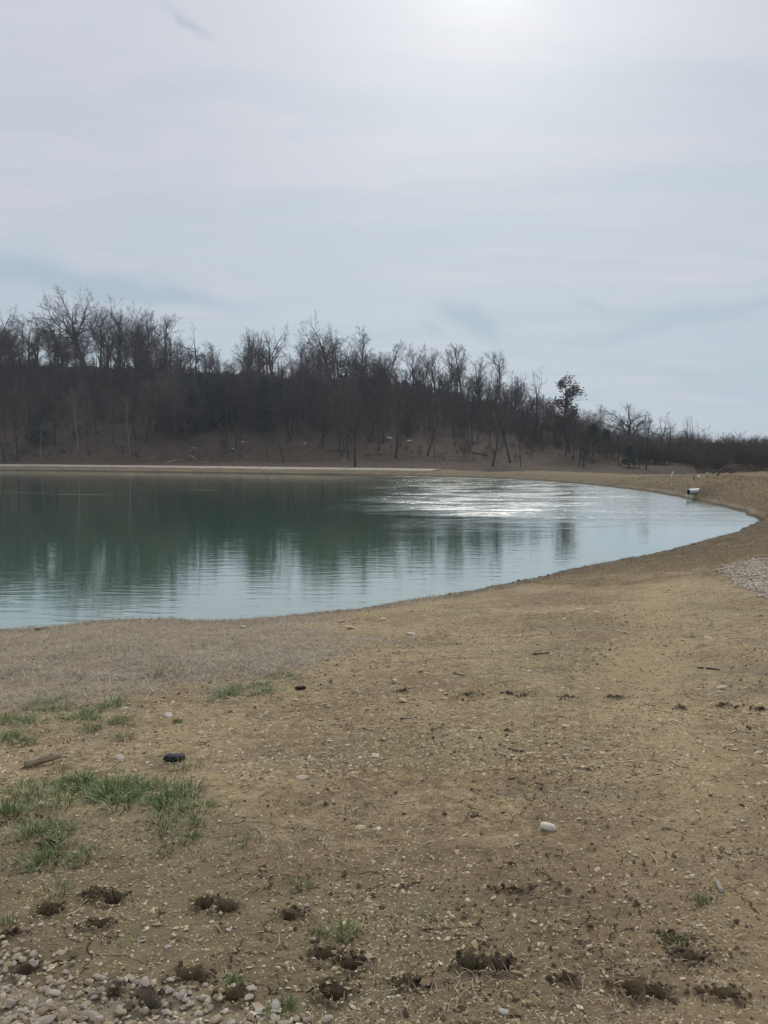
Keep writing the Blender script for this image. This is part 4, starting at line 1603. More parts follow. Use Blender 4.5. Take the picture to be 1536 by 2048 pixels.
# hill bits
for (px, py, s, tn, label) in ((778, 879, 12, 2, 'largest pale boulder lying on the slope among thin trunks'), (818, 883, 8, 3, 'smaller grey boulder just past the largest pale boulder'),
                               (486, 885, 5, 4, 'white rock on the litter below the cedar thicket'), (668, 947, 4, 4, 'white stone at the waterline of the far shore'),
                               (610, 888, 6, 2, 'grey flat rock on the slope past the cedar thicket'), (466, 899, 4, 4, 'small white rock low on the litter below the cedar thicket'), (688, 920, 4, 3, 'small pale rock beside the black trunk at the path')):
    p = at(px, py)
    stone(p[0], p[1], px_size(p, s) * .5, label, 'rocks on the hillside', tone=tn, name='boulder', sink=.2)
for i, (x0, y0, x1, y1, label) in enumerate(((332, 927, 368, 920, 'long bleached log lying on the litter above the path'), (302, 919, 312, 913, 'short pale forked branch lying near the long bleached log'), (380, 913, 392, 920, 'white broken branch slanting on the litter'),
                               (403, 926, 420, 926, 'thin pale log beside the path below the white broken branch'), (944, 906, 976, 912, 'fallen grey log on the slope above the dip of the bank'), (385, 896, 394, 897, 'pale branch stub uphill of the white broken branch'), (655, 901, 700, 905, 'dark fallen trunk on the slope past the cedar thicket'))):
    a, b = at(x0, y0), at(x1, y1)
    stick(a, b, .11, .07, M_LOGPALE if i not in (4, 6) else M_STICK, 'fallen_log', label, 'fallen wood on the hillside', 'log', .05, seed=i)

# posts and pale blocks behind the dam
for (px, by, hpx, wpx, mt, nm, label) in ((1344, 957, 13, 3.0, M_WHITE, 'fence_post', 'pale upright post in front of the gnarled tree behind the dam'), (1387, 957, 13, 3.0, M_LOGPALE, 'fence_post', 'pale grey stump post leaning by the black tree behind the dam')):
    p = at(px, by)
    if p[1] > 100:
        p = np.array([x_at(px, 90), 90, ground_z(x_at(px, 90), 90)])
    s = px_size(p, 1)
    P = np.array([[0, 0, -.3], [0, 0, .3], [.02, 0, s * hpx * .6], [.05, .02, s * hpx]])
    o = link(nm, sweep(nm, P, [s * wpx * .5] * 4, mt, 7), mt)
    o.location = p
    tag(o, label, 'post', 'posts behind the dam')
for (px, by, s, label) in ((1398, 960, 7, 'white block lying just behind the crest of the dam'), (1415, 951, 4, 'small white scrap in the scrub behind the white block')):
    p = at(px, by - 2)
    if p[1] > 100:
        p = np.array([x_at(px, 78), 78, 0])
    stone(p[0], p[1], px_size(p, s) * .55, label, 'white blocks behind the dam', tone=4, name='white_block', sink=-.2, shape=4)

# fallen branches of the brush pile behind the dam
for i, (x0, x1, z0_, z1_) in enumerate(((1440, 1478, 0, 1.2), (1450, 1500, .2, .9), (1430, 1470, .1, .5), (1465, 1510, 0, .6))):
    d = 66.0 + i
    xa, xb = x_at(x0, d), x_at(x1, d)
    ga = ground_z(xa, d)
    P = np.array([[0, 0, z0_], [(xb - xa) * .4, .2, lerp(z0_, z1_, .5) + .1], [(xb - xa), .4, z1_]])
    o = link('dead_branch', sweep('dead_branch', P, [.09, .07, .03], M_STICK, 5), M_STICK)
    o.location = (xa, d, ga + .05)
    tag(o, 'dead dark branch propped in the brush pile beyond the dam, past the white block', 'branch', 'dead branches of the brush pile')

# ---------------------------------------------------------------- culvert pipe
pm = at(1375, 992)
cul = bpy.data.objects.new('culvert_pipe', None)
COL.objects.link(cul)
wxy = on_water(1379, 1000)
u_in = unit(np.array([0.95, 0.31, 0]))          # into the bank, to the right
front = np.array([wxy[0] - 0.03, wxy[1] + 0.10, 0.0])
cul.location = front
cul.rotation_euler = (0, 0, math.atan2(u_in[1], u_in[0]))
tag(cul, 'galvanised corrugated culvert pipe sticking out of the bank over the water', 'pipe')
RAD, CZ = 0.175, 0.46
n, sides = 46, 28
P, R = [], []
for k in range(n):
    x = 1.15 * k / (n - 1)
    P.append((x, 0, CZ + 0.02 * x))
    R.append(RAD + 0.010 * math.sin(k * math.pi / 2 * 1.0))
outer = sweep('barrel', P, R, M_STEEL, sides, caps=False)
link('barrel', outer, M_STEEL, cul)
inner = sweep('lining', P, [r - 0.014 for r in R], M_STEEL_IN, sides, caps=False)
link('lining', inner, M_STEEL_IN, cul)
ang = np.linspace(0, 2 * math.pi, sides, endpoint=False)
rv, rq = [], []
for (xx, rr) in ((-.025, RAD - .018), (-.025, RAD + .02), (.03, RAD + .02), (.03, RAD - .018)):
    for a in ang:
        rv.append((xx, rr * math.cos(a), CZ + rr * math.sin(a)))
for a in range(4):
    for k in range(sides):
        rq.append((a * sides + k, a * sides + (k + 1) % sides, ((a + 1) % 4) * sides + (k + 1) % sides, ((a + 1) % 4) * sides + k))
link('rim', mesh_np('rim', np.array(rv), np.array(rq)), M_STEEL, cul)
for yy in (-.12, .12):
    link('post', sweep('post', [(0.06, yy, -.6), (0.06, yy, 0), (0.06, yy, CZ - RAD * .85)], [.032] * 3, M_POST, 8), M_POST, cul)

# ---------------------------------------------------------------- gravel, chips and crumbs
OCT_V = np.array([[1, 0, 0], [-1, 0, 0], [0, 1, 0], [0, -1, 0], [0, 0, 1], [0, 0, -1.0]])
OCT_F = np.array([[0, 2, 4], [2, 1, 4], [1, 3, 4], [3, 0, 4], [2, 0, 5], [1, 2, 5], [3, 1, 5], [0, 3, 5]])


def pebbles(name, xy, size, tint, mat, label, cat, seed, shape='oct', flat=.55, sink=.3, parent=None):
    """many small stones, too many to count, as one mesh of kind stuff"""
    r_ = rs(seed)
    n = len(xy)
    if shape == 'oct':
        U, F = OCT_V, OCT_F
    else:
        import bmesh
        bm = bmesh.new()
        bmesh.ops.create_icosphere(bm, subdivisions=1, radius=1)
        U = np.array([v.co[:] for v in bm.verts])
        F = np.array([[v.index for v in f.verts] for f in bm.faces])
        bm.free()
    m = len(U)
    J = U[None] * r_.uniform(.6, 1.25, (n, m, 1)) + r_.normal(size=(n, m, 3)) * .10
    dims = np.stack([r_.uniform(.9, 1.7, n), r_.uniform(.7, 1.1, n), flat * r_.uniform(.6, 1.4, n)], 1)
    J = J * dims[:, None]
    # tilt and turn
    ax, tz = r_.normal(size=n) * .35, r_.uniform(0, 6.28, n)
    y2 = J[..., 1] * np.cos(ax)[:, None] - J[..., 2] * np.sin(ax)[:, None]
    z2 = J[..., 1] * np.sin(ax)[:, None] + J[..., 2] * np.cos(ax)[:, None]
    x3 = J[..., 0] * np.cos(tz)[:, None] - y2 * np.sin(tz)[:, None]
    y3 = J[..., 0] * np.sin(tz)[:, None] + y2 * np.cos(tz)[:, None]
    zg = terrain(xy[:, 0], xy[:, 1])[0]
    V = np.stack([xy[:, 0][:, None] + x3 * size[:, None], xy[:, 1][:, None] + y3 * size[:, None], (zg + size * dims[:, 2] * (1 - 2 * sink))[:, None] + z2 * size[:, None]], -1)
    Fa = (F[None] + (np.arange(n) * m)[:, None, None]).reshape(-1, 3)
    me = mesh_np(name, V.reshape(-1, 3), None, Fa, {'tint': np.repeat(tint, m)}, smooth=False)
    o = link(name, me, mat)
    tag(o, label, cat, kind='stuff')
    return o


def near_points(n, seed, r0=1.75, r1=15.0, power=0.0, keep=None, halfang=33):
    """random spots on the near ground, thinning out with distance"""
    r_ = rs(seed)
    got = []
    tot = 0
    while tot < n:
        k = n * 2
        f = r_.uniform(0, 1, k)
        r = r0 * (r1 / r0) ** f if power == 0 else (r0 ** -power + f * (r1 ** -power - r0 ** -power)) ** (-1 / power)
        th = np.radians(r_.uniform(-halfang, halfang, k))
        X, Y = r * np.sin(th), r * np.cos(th)
        sd = bil(SDG, X, Y)
        ok = sd > 0.25
        if keep is not None:
            ok &= r_.uniform(0, 1, k) < keep(X, Y, sd)
        got.append(np.stack([X[ok], Y[ok]], 1))
        tot += int(ok.sum())
    return np.concatenate(got)[:n]


def bare_keep(X, Y, sd):
    za, zb = zones(X, Y, sd)
    patch = 0.5 + 0.5 * sstep(fbm(X * 1.7, Y * 1.7, 131, 3), .38, .62)
    return np.clip((1 - za[:, 0]) * (1 - za[:, 2] * .85) * (1 - za[:, 3] * .6), 0, 1) * patch


xy = near_points(54000, 500, power=0.35, keep=bare_keep)
r_ = rs(501)
d_ = np.hypot(xy[:, 0], xy[:, 1])
size = np.clip(r_.lognormal(-5.48, .46, len(xy)) * (0.62 + d_ * 0.11), .0022, .022)
pebbles('stone_chips', xy, size, np.clip(r_.beta(2.6, 2.0, len(xy)), 0, 1), M_CHIP, 'small tan and yellow stone chips strewn over the bare clay', 'gravel', 502, flat=.45)
xy = near_points(15000, 505, r0=4.5, r1=19, power=.2, keep=lambda X, Y, sd: bare_keep(X, Y, sd) * (zones(X, Y, sd)[0][:, 3] < .5))
size = np.clip(rs(506).lognormal(-4.75, .4, len(xy)), .004, .03)
pebbles('scattered_chips', xy, size, np.clip(rs(507).beta(2.2, 1.5, len(xy)), 0, 1), M_CHIP, 'flat pale stone bits strewn over the farther clay', 'gravel', 508, flat=.35, sink=.35)
xy = near_points(9000, 510, power=0.5, r1=12, keep=lambda X, Y, sd: np.clip(sstep(fbm(X * 1.1, Y * 1.1, 77, 3), .40, .6) * .8 + .15, 0, 1))
size = np.clip(rs(511).lognormal(-5.4, .5, len(xy)) * (0.7 + np.hypot(xy[:, 0], xy[:, 1]) * .07), .003, .025)
pebbles('soil_crumbs', xy, size, rs(512).uniform(0, 1, len(xy)), M_CRUMB, 'crumbs of dry brown soil lying on the clay', 'soil', 513, flat=.7)
# clods pushed up round the hoof prints
cx_, cs_ = [], []
r_ = rs(520)
for (hx, hy, a, b, k) in hoof:
    n = 46
    q = r_.normal(1.1, .40, n)
    th = r_.uniform(0, 6.28, n)
    cx_.append(np.stack([hx + a * q * np.cos(th), hy + b * q * np.sin(th)], 1))
    cs_.append(np.clip(r_.lognormal(-5.4, .5, n), .003, .011))
for (hx, hy, a, b) in clodpos:
    n = 26
    q = np.abs(r_.normal(0, .7, n))
    th = r_.uniform(0, 6.28, n)
    cx_.append(np.stack([hx + a * q * np.cos(th), hy + b * q * np.sin(th)], 1))
    cs_.append(np.clip(r_.lognormal(-4.9, .4, n), .004, .016))
cx_, cs_ = np.concatenate(cx_), np.concatenate(cs_)
pebbles('soil_clods', cx_, cs_, r_.uniform(0, 1, len(cx_)), M_DARKSOIL, 'dark damp clods thrown up around the hoof prints', 'soil', 521, 'ico', flat=.8, sink=.2)

# gravel of the corner: three hundred stones one by one, the rest as one
r_ = rs(530)
cand = []
while len(cand) < 2300:
    x, y = r_.uniform(-2.1, .2), r_.uniform(1.75, 3.0)
    sdv = float(poly_sd(CORNER_POLY, np.array([x]), np.array([y]))[0])
    if sdv > .12 or (sdv > -.10 and r_.uniform() < .6):
        continue
    u = CX + x / (y * math.cos(PITCH) + 1e-6) * F_PX
    cand.append((x, y, r_.lognormal(-4.4, .22)))
cand.sort(key=lambda c: -c[2])
vis = []
rest = []
for (x, y, s) in cand:
    d = np.array([x, y, ground_z(x, y)]) - EYE
    c, s_ = math.cos(PITCH), math.sin(PITCH)
    fz = d[1] * c - d[2] * s_
    up = d[1] * s_ + d[2] * c
    ux, uy = CX + F_PX * d[0] / fz, CY - F_PX * up / fz
    (vis if (-20 < ux < 1556 and 0 < uy < 2062 and len(vis) < 290) else rest).append((x, y, s))
SHAPEW = ('flattish', 'longish', 'rounded', 'flat', 'chunky', 'long', 'angular', 'flat', 'blocky', 'angular')
TONEW = ('brownish', 'tan', 'cream', 'greyish pink', 'white')
GRAVEL_MARKS = [(50, 1941, 'beside the hoof print in the gravel edge'), (224, 1990, 'near the small round hoof print'), (300, 2012, 'below the double hoof print'), (120, 1985, 'in the middle of the gravel corner'), (30, 2020, 'deep in the gravel corner'), (180, 2035, 'on the bottom edge of the gravel'), (420, 2030, 'in the thin tail of the gravel'), (560, 2045, 'at the last scattered end of the gravel'), (150, 1945, 'at the upper fringe of the gravel')]
GM_ = [(at(a_, b_)[:2], t_) for a_, b_, t_ in GRAVEL_MARKS]


def peb_label(x, y, s, sh, tn):
    nm = min(GM_, key=lambda g: (g[0][0] - x) ** 2 + (g[0][1] - y) ** 2)[1]
    return f"{'small' if s < .0150 else ('large' if s > .0175 else 'middling')} {TONEW[tn]} {SHAPEW[sh]} limestone pebble {nm}"


for (x, y, s) in vis:
    sh, tn = rng.randrange(10), rng.choice((1, 1, 2, 2, 3, 3, 4, 0))
    stone(x, y, s * .92, peb_label(x, y, s, sh, tn), 'pebbles of the gravel corner', name='pebble', sink=.12, tone=tn, shape=sh)
rest = np.array(rest)
pebbles('corner_gravel', rest[:, :2], rest[:, 2] * .8, r_.uniform(.3, 1, len(rest)), M_STONE, 'smaller pale gravel between the pebbles at the corner', 'gravel', 531, 'ico', flat=.7, sink=.15)
g2 = []
while len(g2) < 2200:
    x, y = r_.uniform(-2.6, .6), r_.uniform(1.4, 3.2)
    sdv = float(poly_sd(CORNER_POLY, np.array([x]), np.array([y]))[0])
    if sdv < r_.exponential(.10):
        g2.append((x, y))
g2 = np.array(g2)
pebbles('fine_gravel', g2, np.clip(r_.lognormal(-4.9, .35, len(g2)), .004, .016), r_.uniform(.2, 1, len(g2)), M_STONE, 'fine pale gravel filling the corner', 'gravel', 532, flat=.7, sink=.2)
# mud crumbs and bits washed up along the near waterline
mp = []
for k in range(NS):
    a_, b_ = shore[k], shore[(k + 1) % NS]
    if 10 < a_[1] < 34 and a_[0] > -14:
        m_ = int(26 * np.linalg.norm(b_ - a_))
        f_ = r_.uniform(0, 1, m_)[:, None]
        mp.append(a_ + (b_ - a_) * f_ + wn[k] * np.abs(r_.normal(.08, .16, m_))[:, None])
mp = np.concatenate(mp)
pebbles('shore_mud', mp, np.clip(r_.lognormal(-4.0, .5, len(mp)), .006, .05), r_.uniform(0, .8, len(mp)), M_DARKSOIL, 'dark wet mud crumbs and bits along the near waterline', 'mud', 535, flat=.5, sink=.3)
# gravel heap at the right
lo = np.array(GRAVEL_RIGHT).min(0)
hi = np.array(GRAVEL_RIGHT).max(0)
g3 = np.stack([r_.uniform(lo[0] - .3, hi[0], 26000), r_.uniform(lo[1] - .3, hi[1] + .3, 26000)], 1)
sdv = poly_sd(GRAVEL_RIGHT, g3[:, 0], g3[:, 1]) + (fbm(g3[:, 0] * 3, g3[:, 1] * 3, 7, 3) - .5) * .5
g3 = g3[sdv < r_.exponential(.05, len(g3))][:9000]
pebbles('gravel_spread', g3, np.clip(r_.lognormal(-3.85, .3, len(g3)), .012, .045), r_.uniform(.45, 1, len(g3)), M_STONE, 'grey white gravel spread at the side of the track', 'gravel', 533, flat=.8, sink=.05)

# single stones the photograph lets one tell apart
STONES = [
    (842, 1342, 16, 1, 0.5, 'flat tan stone lying alone on the bare clay in the middle distance'),
    (1132, 1453, 22, 1, .4, 'long flat tan stone slanting on the clay below the row of dark clods'),
    (338, 1433, 22, 4, .5, 'white flat stone beside the green patch at the dead grass edge'),
    (486, 1256, 14, 2, .6, 'pale stone in the dead grass close to the water'),
    (683, 1243, 16, 3, .4, 'pale flat stone on the grassy shore, nearest the waterline'),
    (702, 1257, 26, 1, .4, 'large tan slab half sunk where the dead grass ends at the shore'),
    (766, 1240, 18, 1, .5, 'tan stone in the brown shore strip past the large sunken slab'),
    (822, 1268, 14, 4, .4, 'thin white flat stone on the clay below the brown shore strip'),
    (1192, 1225, 16, 1, .5, 'tan stone on the stony rise near the track'),
    (1160, 1219, 14, 2, .5, 'pale stone next to the tan one on the stony rise'),
    (1443, 1377, 16, 2, .7, 'pale block-like stone in the grey patch by the track'),
    (1416, 1276, 18, 3, .4, 'flat grey stone on the track below the gravel spread'),
    (1368, 1280, 12, 2, .4, 'small flat stone left of the grey one on the track'),
    (1460, 1706, 12, 1, .5, 'small buff stone beside a smear of dark soil'),
    (1068, 1845, 15, 2, .5, 'pale flat stone alone on the damp brown soil'),
    (1008, 2026, 18, 4, .8, 'bright white lump of stone close to the bottom edge'),
    (1078, 1987, 12, 2, .7, 'rounded cream pebble just above the bright white lump'),
    (503, 1980, 16, 4, .8, 'jagged white stone beside the hoof print with grass in it'),
    (437, 1998, 14, 4, .8, 'white stone pair member left of the hoof print with grass in it'),
    (614, 1813, 12, 2, .8, 'grey stone on the clod pile behind the twin grass tufts'),
    (628, 1881, 12, 2, .8, 'cream stone at the foot of the twin grass tufts'),
    (54, 1818, 12, 2, .7, 'cream stone beside the hoof print near the single round tuft'),
    (316, 1590, 18, 3, .7, 'grey stone in the long green grass strip'),
    (155, 1707, 14, 3, .7, 'pale stone beside the hoof print in the grass patches'),
    (240, 1516, 22, 2, .3, 'pale flat stone between the log and the dark lump'),
    (605, 1557, 22, 2, .3, 'half buried pale slab right of the dark lump'),
    (458, 1485, 10, 4, .5, 'small white stone on the clay behind the dark lump'),
    (470, 1512, 10, 4, .4, 'white chip just below the small white stone'),
    (440, 1643, 10, 4, .6, 'small white stone below the long green grass strip'),
    (1397, 1623, 12, 4, .5, 'small whitish stone on the cracked clay toward the side'),
    (930, 1672, 12, 2, .6, 'cream pebble left of the big white oblong stone'),
    (1198, 1662, 9, 4, .6, 'small white pebble right of the big white oblong stone'),
    (1255, 1562, 16, 1, .3, 'flat tan slab sunk in the cracked clay'),
    (806, 1402, 22, 1, .35, 'flat dark-edged stone just below the first dark clod'),
    (890, 1397, 14, 1, .4, 'thin tan stone between the first two dark clods'),
    (1058, 1343, 9, 4, .7, 'small white stone above the row of dark clods'),
    (284, 1883, 12, 3, .7, 'pale stone beside a hoof print in the brown soil at the side'),
    (372, 1860, 10, 4, .7, 'white pebble just below the long double hoof print'),
    (457, 1861, 10, 4, .7, 'white pebble right of the first one below the long double hoof print'),
    (336, 1895, 12, 4, .7, 'pale heart-shaped pebble on the cracked brown soil'),
    (410, 1972, 14, 3, .7, 'grey cube-like stone right of the grassy hollow'),
    (341, 1960, 12, 4, .7, 'white stone left of the grassy hollow'),
    (365, 2020, 14, 1, .7, 'tan pebble on the brown soil near the corner gravel'),
    (400, 2028, 14, 2, .7, 'cream pebble second from the tan one near the corner gravel'),
]
for i, (px, py, s, tn, fl, label) in enumerate(STONES):
    p = at(px, py)
    stone(p[0], p[1], px_size(p, s) * .46, label, 'loose stones on the clay', tone=tn, sink=.2, rot=rng.uniform(-.4, .4), scale=(1, .9, max(fl, .4)))

# big white oblong stone
def rounded_stone(name, px, py, length, width, height, rot, tint, label):
    V = ICO_V.copy()
    V = np.sign(V) * np.abs(V) ** 0.8
    V *= np.array([length, width, height]) * .5
    V[:, 1] *= 1 - .18 * (V[:, 0] / length)
    V += rs(9).normal(size=V.shape) * length * .008
    me = mesh_np(name, V, None, ICO_F, {'tint': np.full(len(V), tint)})
    o = link(name, me, M_STONE)
    p = at(px, py)
    o.location = (p[0], p[1], ground_z(p[0], p[1]) + height * .33)
    o.rotation_euler = (0.05, 0.06, rot)
    return tag(o, label, 'stone', 'loose stones on the clay')


p = at(1096, 1658)
rounded_stone('oblong_stone', 1096, 1658, px_size(p, 31), px_size(p, 16), px_size(p, 13), -.45, .95, 'big smooth white oblong stone on the tan clay')
p = at(1438, 1778)
q = at(1444, 1788)
a = at(1433, 1766)
o = stick(a, q, px_size(p, 4.2), px_size(p, 3.6), M_LOGPALE, 'bone_piece', 'small pale cylinder like a broken bone lying near the green tuft', None, 'bone', 0.0, sides=10, seed=3)

# log with bark, dark lump, sticks
a, b = at(50, 1536), at(122, 1524)
P, R = [], []
L = np.linalg.norm(b - a)
for k in range(9):
    f = k / 8
    P.append((L * f, math.sin(f * 3) * L * .02, 0))
    R.append(L * (.115 - .035 * f) * (1 + .06 * math.sin(k * 2.3)))
log = link('driftwood_log', sweep('driftwood_log', P, R, M_WOOD, 12), M_WOOD)
log.location = (a[0], a[1], ground_z(a[0], a[1]) + R[0] * .7)
log.rotation_euler = (0, -.02, math.atan2(b[1] - a[1], b[0] - a[0]))
tag(log, 'short weathered log with peeling bark lying in the grass patches', 'log')
ends = link('stub', sweep('stub', [(L * .72, 0, R[6] * .6), (L * .76, .01, R[6] * 1.35)], [L * .022, L * .012], M_WOOD, 6), M_WOOD, log)

p = at(347, 1521)
V = ICO_V * np.array([1, .66, .42])
nn_ = fbm(ICO_V[:, 0] * 2.2 + 5, ICO_V[:, 1] * 2.2 + ICO_V[:, 2] * 1.7, 3, 3) - .5
V = V * (1 + nn_[:, None] * 1.3) + rs(77).normal(size=V.shape) * .035
sz = px_size(p, 18)
lump = link('dung_lump', mesh_np('dung_lump', V * sz, None, ICO_F), M_DUNG)
lump.location = (p[0], p[1], ground_z(p[0], p[1]) + sz * .30)
lump.rotation_euler = (0, .1, .35)
tag(lump, 'dark grey wrinkled lump of dung on the bare clay beside a tuft', 'dung')
p = at(600, 1379)
sz = px_size(p, 10)
lump2 = link('dung_lump', mesh_np('dung_lump', V * sz, None, ICO_F), M_DARKSOIL)
lump2.location = (p[0], p[1], ground_z(p[0], p[1]) + sz * .3)
tag(lump2, 'small black brown lump on the clay near the dead grass edge', 'dung')

STICKS = [(1066, 1310, 1098, 1306, 4, 'grey crooked stick on the clay by a grey patch'), (800, 1439, 834, 1436, 4, 'dark stick lying below the flat dark-edged stone'), (1018, 1498, 1048, 1504, 4, 'short dark stick on the open clay below the long flat stone'),
          (908, 1345, 930, 1352, 3, 'thin dark twig right of the flat tan stone'), (1394, 1337, 1440, 1341, 4, 'dark stick across the track near the grey patch'), (1235, 1264, 1258, 1270, 4, 'pale broken twig on the track'),
          (72, 1262, 92, 1257, 5, 'piece of dark driftwood at the waterline'), (128, 1834, 162, 1817, 4, 'pale stalk leaning over the hoof print by the round tuft'), (205, 1875, 240, 1872, 4, 'brown twig beside the hoof print on cracked soil')]
for i, (x0, y0, x1, y1, w_, label) in enumerate(STICKS):
    a, b = at(x0, y0), at(x1, y1)
    stick(a, b, px_size(a, w_) * .5, px_size(b, w_) * .3, M_STICK if i not in (5, 7) else M_STRAW, 'stick', label, 'sticks on the ground', bend=.12, seed=20 + i)

STRAWS = [(205, 1886, 218, 1866), (428, 1852, 443, 1870), (551, 1902, 553, 1864), (448, 1956, 450, 1936), (243, 1830, 262, 1842), (182, 1762, 206, 1745), (672, 1718, 718, 1735), (820, 1936, 848, 1914), (862, 1950, 872, 1928), (946, 1962, 964, 2006),
          (777, 1945, 780, 1925), (1115, 1792, 1142, 1798), (1232, 1802, 1248, 1810), (1302, 1712, 1312, 1746), (820, 1652, 823, 1640), (728, 1870, 729, 1842), (1018, 1905, 1026, 1918), (1230, 1940, 1262, 1952), (700, 1832, 716, 1812),
          (510, 1655, 522, 1680), (352, 1478, 368, 1490), (520, 1908, 528, 1902), (1010, 1690, 1018, 1700), (1212, 1852, 1214, 1838), (60, 1600, 90, 1580), (1084, 1858, 1120, 1852), (480, 1795, 500, 1780), (1335, 1905, 1350, 1885), (1210, 2030, 1250, 2020), (880, 2040, 890, 2010)]
MARKS = [(640, 1872, 'the twin green tufts'), (565, 2022, 'the round tuft near the bottom'), (598, 1776, 'the ragged tuft'), (118, 1785, 'the spiky tuft'), (435, 1815, 'the double hoof print'), (212, 1795, 'the wide hoof print'),
         (680, 1920, 'the hoof print pair in the middle'), (975, 1932, 'the hoof print pair on the open soil'), (1290, 1988, 'the broad hoof print at the side'), (382, 1954, 'the grassy hollow'), (1096, 1655, 'the white oblong stone'), (1438, 1775, 'the pale bone piece'),
         (1068, 1845, 'the pale flat stone on damp soil'), (347, 1520, 'the dung lump'), (85, 1530, 'the log'), (492, 1692, 'the wide tuft'), (193, 1852, 'the small hoof print'), (1362, 1900, 'the disturbed soil at the side')]


def i_near(px, py):
    m = min(MARKS, key=lambda q: (q[0] - px) ** 2 + (q[1] - py) ** 2)
    side = ('just beyond' if py < m[1] else 'in front of') if abs(py - m[1]) > abs(px - m[0]) else ('left of' if px < m[0] else 'right of')
    return f'{side} {m[2]}'


for i, (x0, y0, x1, y1) in enumerate(STRAWS):
    a, b = at(x0, y0), at(x1, y1)
    stick(a, b, px_size(a, 1.2), px_size(b, .6), M_STRAW, 'straw', f'thin dry straw {i_near(x0, y0)}', 'dry straws on the soil', 'straw', bend=.1, lift=.004, sides=4, seed=50 + i)


# ---------------------------------------------------------------- grass
def blades(xy, zg, head, length, lean, width, tint, curl=0.5):
    """bent blades: two base, two middle, one tip vertex each"""
    n = len(xy)
    dirx, diry = np.cos(head), np.sin(head)
    px_, py_ = -np.sin(head) * width * .5, np.cos(head) * width * .5
    h1, h2 = length * .55, length * .45
    l2 = np.clip(lean + curl, 0, 1.65)
    ax, az_ = np.sin(lean) * h1, np.cos(lean) * h1
    bx, bz = ax + np.sin(l2) * h2, az_ + np.cos(l2) * h2
    b = np.stack([xy[:, 0], xy[:, 1], zg], 1)
    v0 = b + np.stack([px_, py_, np.zeros(n)], 1)
    v1 = b - np.stack([px_, py_, np.zeros(n)], 1)
    m = b + np.stack([dirx * ax, diry * ax, az_], 1)
    v2 = m + np.stack([px_, py_, np.zeros(n)], 1) * .8
    v3 = m - np.stack([px_, py_, np.zeros(n)], 1) * .8
    t = b + np.stack([dirx * bx, diry * bx, bz], 1)
    V = np.stack([v0, v1, v2, v3, t], 1).reshape(-1, 3)
    k = np.arange(n)[:, None] * 5
    Q = k + np.array([[0, 1, 3, 2]])
    T = k + np.array([[2, 3, 4]])
    return V, Q, T, np.repeat(tint, 5)


def grass_stuff(name, xy, length, lean, width, tint, mat, label, seed, curl=.4, lift=0.0):
    r_ = rs(seed)
    zg = terrain(xy[:, 0], xy[:, 1])[0] + lift
    V, Q, T, tt = blades(xy, zg, r_.uniform(0, 6.28, len(xy)), length, lean, width, tint, curl)
    me = mesh_np(name, V, Q, T, {'tint': tt})
    o = link(name, me, mat)
    return tag(o, label, 'grass', kind='stuff')


def dead_keep(X, Y, sd):
    za, zb = zones(X, Y, sd)
    cl = sstep(fbm(X * 4, Y * 4, 151, 3), .30, .55)
    return np.clip(za[:, 0] * (.25 + .75 * cl), 0, 1) * (X < 3)


xy = near_points(60000, 600, r0=6, r1=18, power=.6, keep=dead_keep, halfang=36)
r_ = rs(601)
n = len(xy)
grass_stuff('dead_grass', xy, r_.uniform(.05, .16, n), r_.uniform(1.0, 1.55, n), r_.uniform(.0025, .0055, n), np.clip(r_.beta(1.1, 1.2, n), 0, 1), M_DEADGRASS, 'matted grey pink dead grass on the near shore', 602, .25)
# thin stubble over the clay
xy = near_points(26000, 610, r0=1.8, r1=16, power=.1, keep=lambda X, Y, sd: np.clip(sstep(fbm(X * 1.4, Y * 1.4, 161, 3), .45, .65) + .08, 0, 1) * (.25 + .75 * sstep(np.hypot(X, Y), 2.6, 5)))
n = len(xy)
grass_stuff('grass_stubble', xy, r_.uniform(.012, .05, n) , r_.uniform(.5, 1.5, n), r_.uniform(.0012, .003, n) * (1 + np.hypot(xy[:, 0], xy[:, 1]) * .08), np.clip(r_.beta(2, 1.6, n), 0, 1), M_DEADGRASS, 'thin dry grass stubble and straw bits over the clay', 611, .3)


# banks to the right and far
def bank_points(n, seed, fn, box):
    r_ = rs(seed)
    got, tot = [], 0
    while tot < n:
        X = r_.uniform(box[0], box[1], n * 3)
        Y = r_.uniform(box[2], box[3], n * 3)
        sd = bil(SDG, X, Y)
        k = r_.uniform(0, 1, len(X)) < fn(X, Y, sd)
        got.append(np.stack([X[k], Y[k]], 1))
        tot += int(k.sum())
    return np.concatenate(got)[:n]


xy = bank_points(52000, 620, lambda X, Y, sd: (sd > .35) * (sd < 9) * (zones(X, Y, sd)[0][:, 3] > .4) * np.clip(18 / np.maximum(Y, 10), 0, 1) ** 1.5 * (np.abs(X) < Y * .62 + 2), (0, 34, 13, 62))
n = len(xy)
k_ = np.clip(xy[:, 1] / 22, .8, 2.2)
grass_stuff('bank_grass', xy, r_.uniform(.05, .13, n) * k_, r_.uniform(.5, 1.3, n), r_.uniform(.004, .007, n) * k_, np.clip(r_.beta(2, 2, n), 0, 1), M_GOLDGRASS, 'short golden brown winter grass on the pond bank', 621, .35)
xy = bank_points(16000, 630, lambda X, Y, sd: (sd > .32) * (sd < 1.1) * (np.abs(X) < Y * .62 + 2), (-12, 18, 11, 34))
n = len(xy)
grass_stuff('shore_grass', xy, r_.uniform(.04, .11, n), r_.uniform(.3, 1.2, n), r_.uniform(.003, .006, n), np.clip(r_.beta(2, 2, n), 0, 1), M_DEADGRASS, 'sparse dry grass fringe along the near waterline', 631, .35)


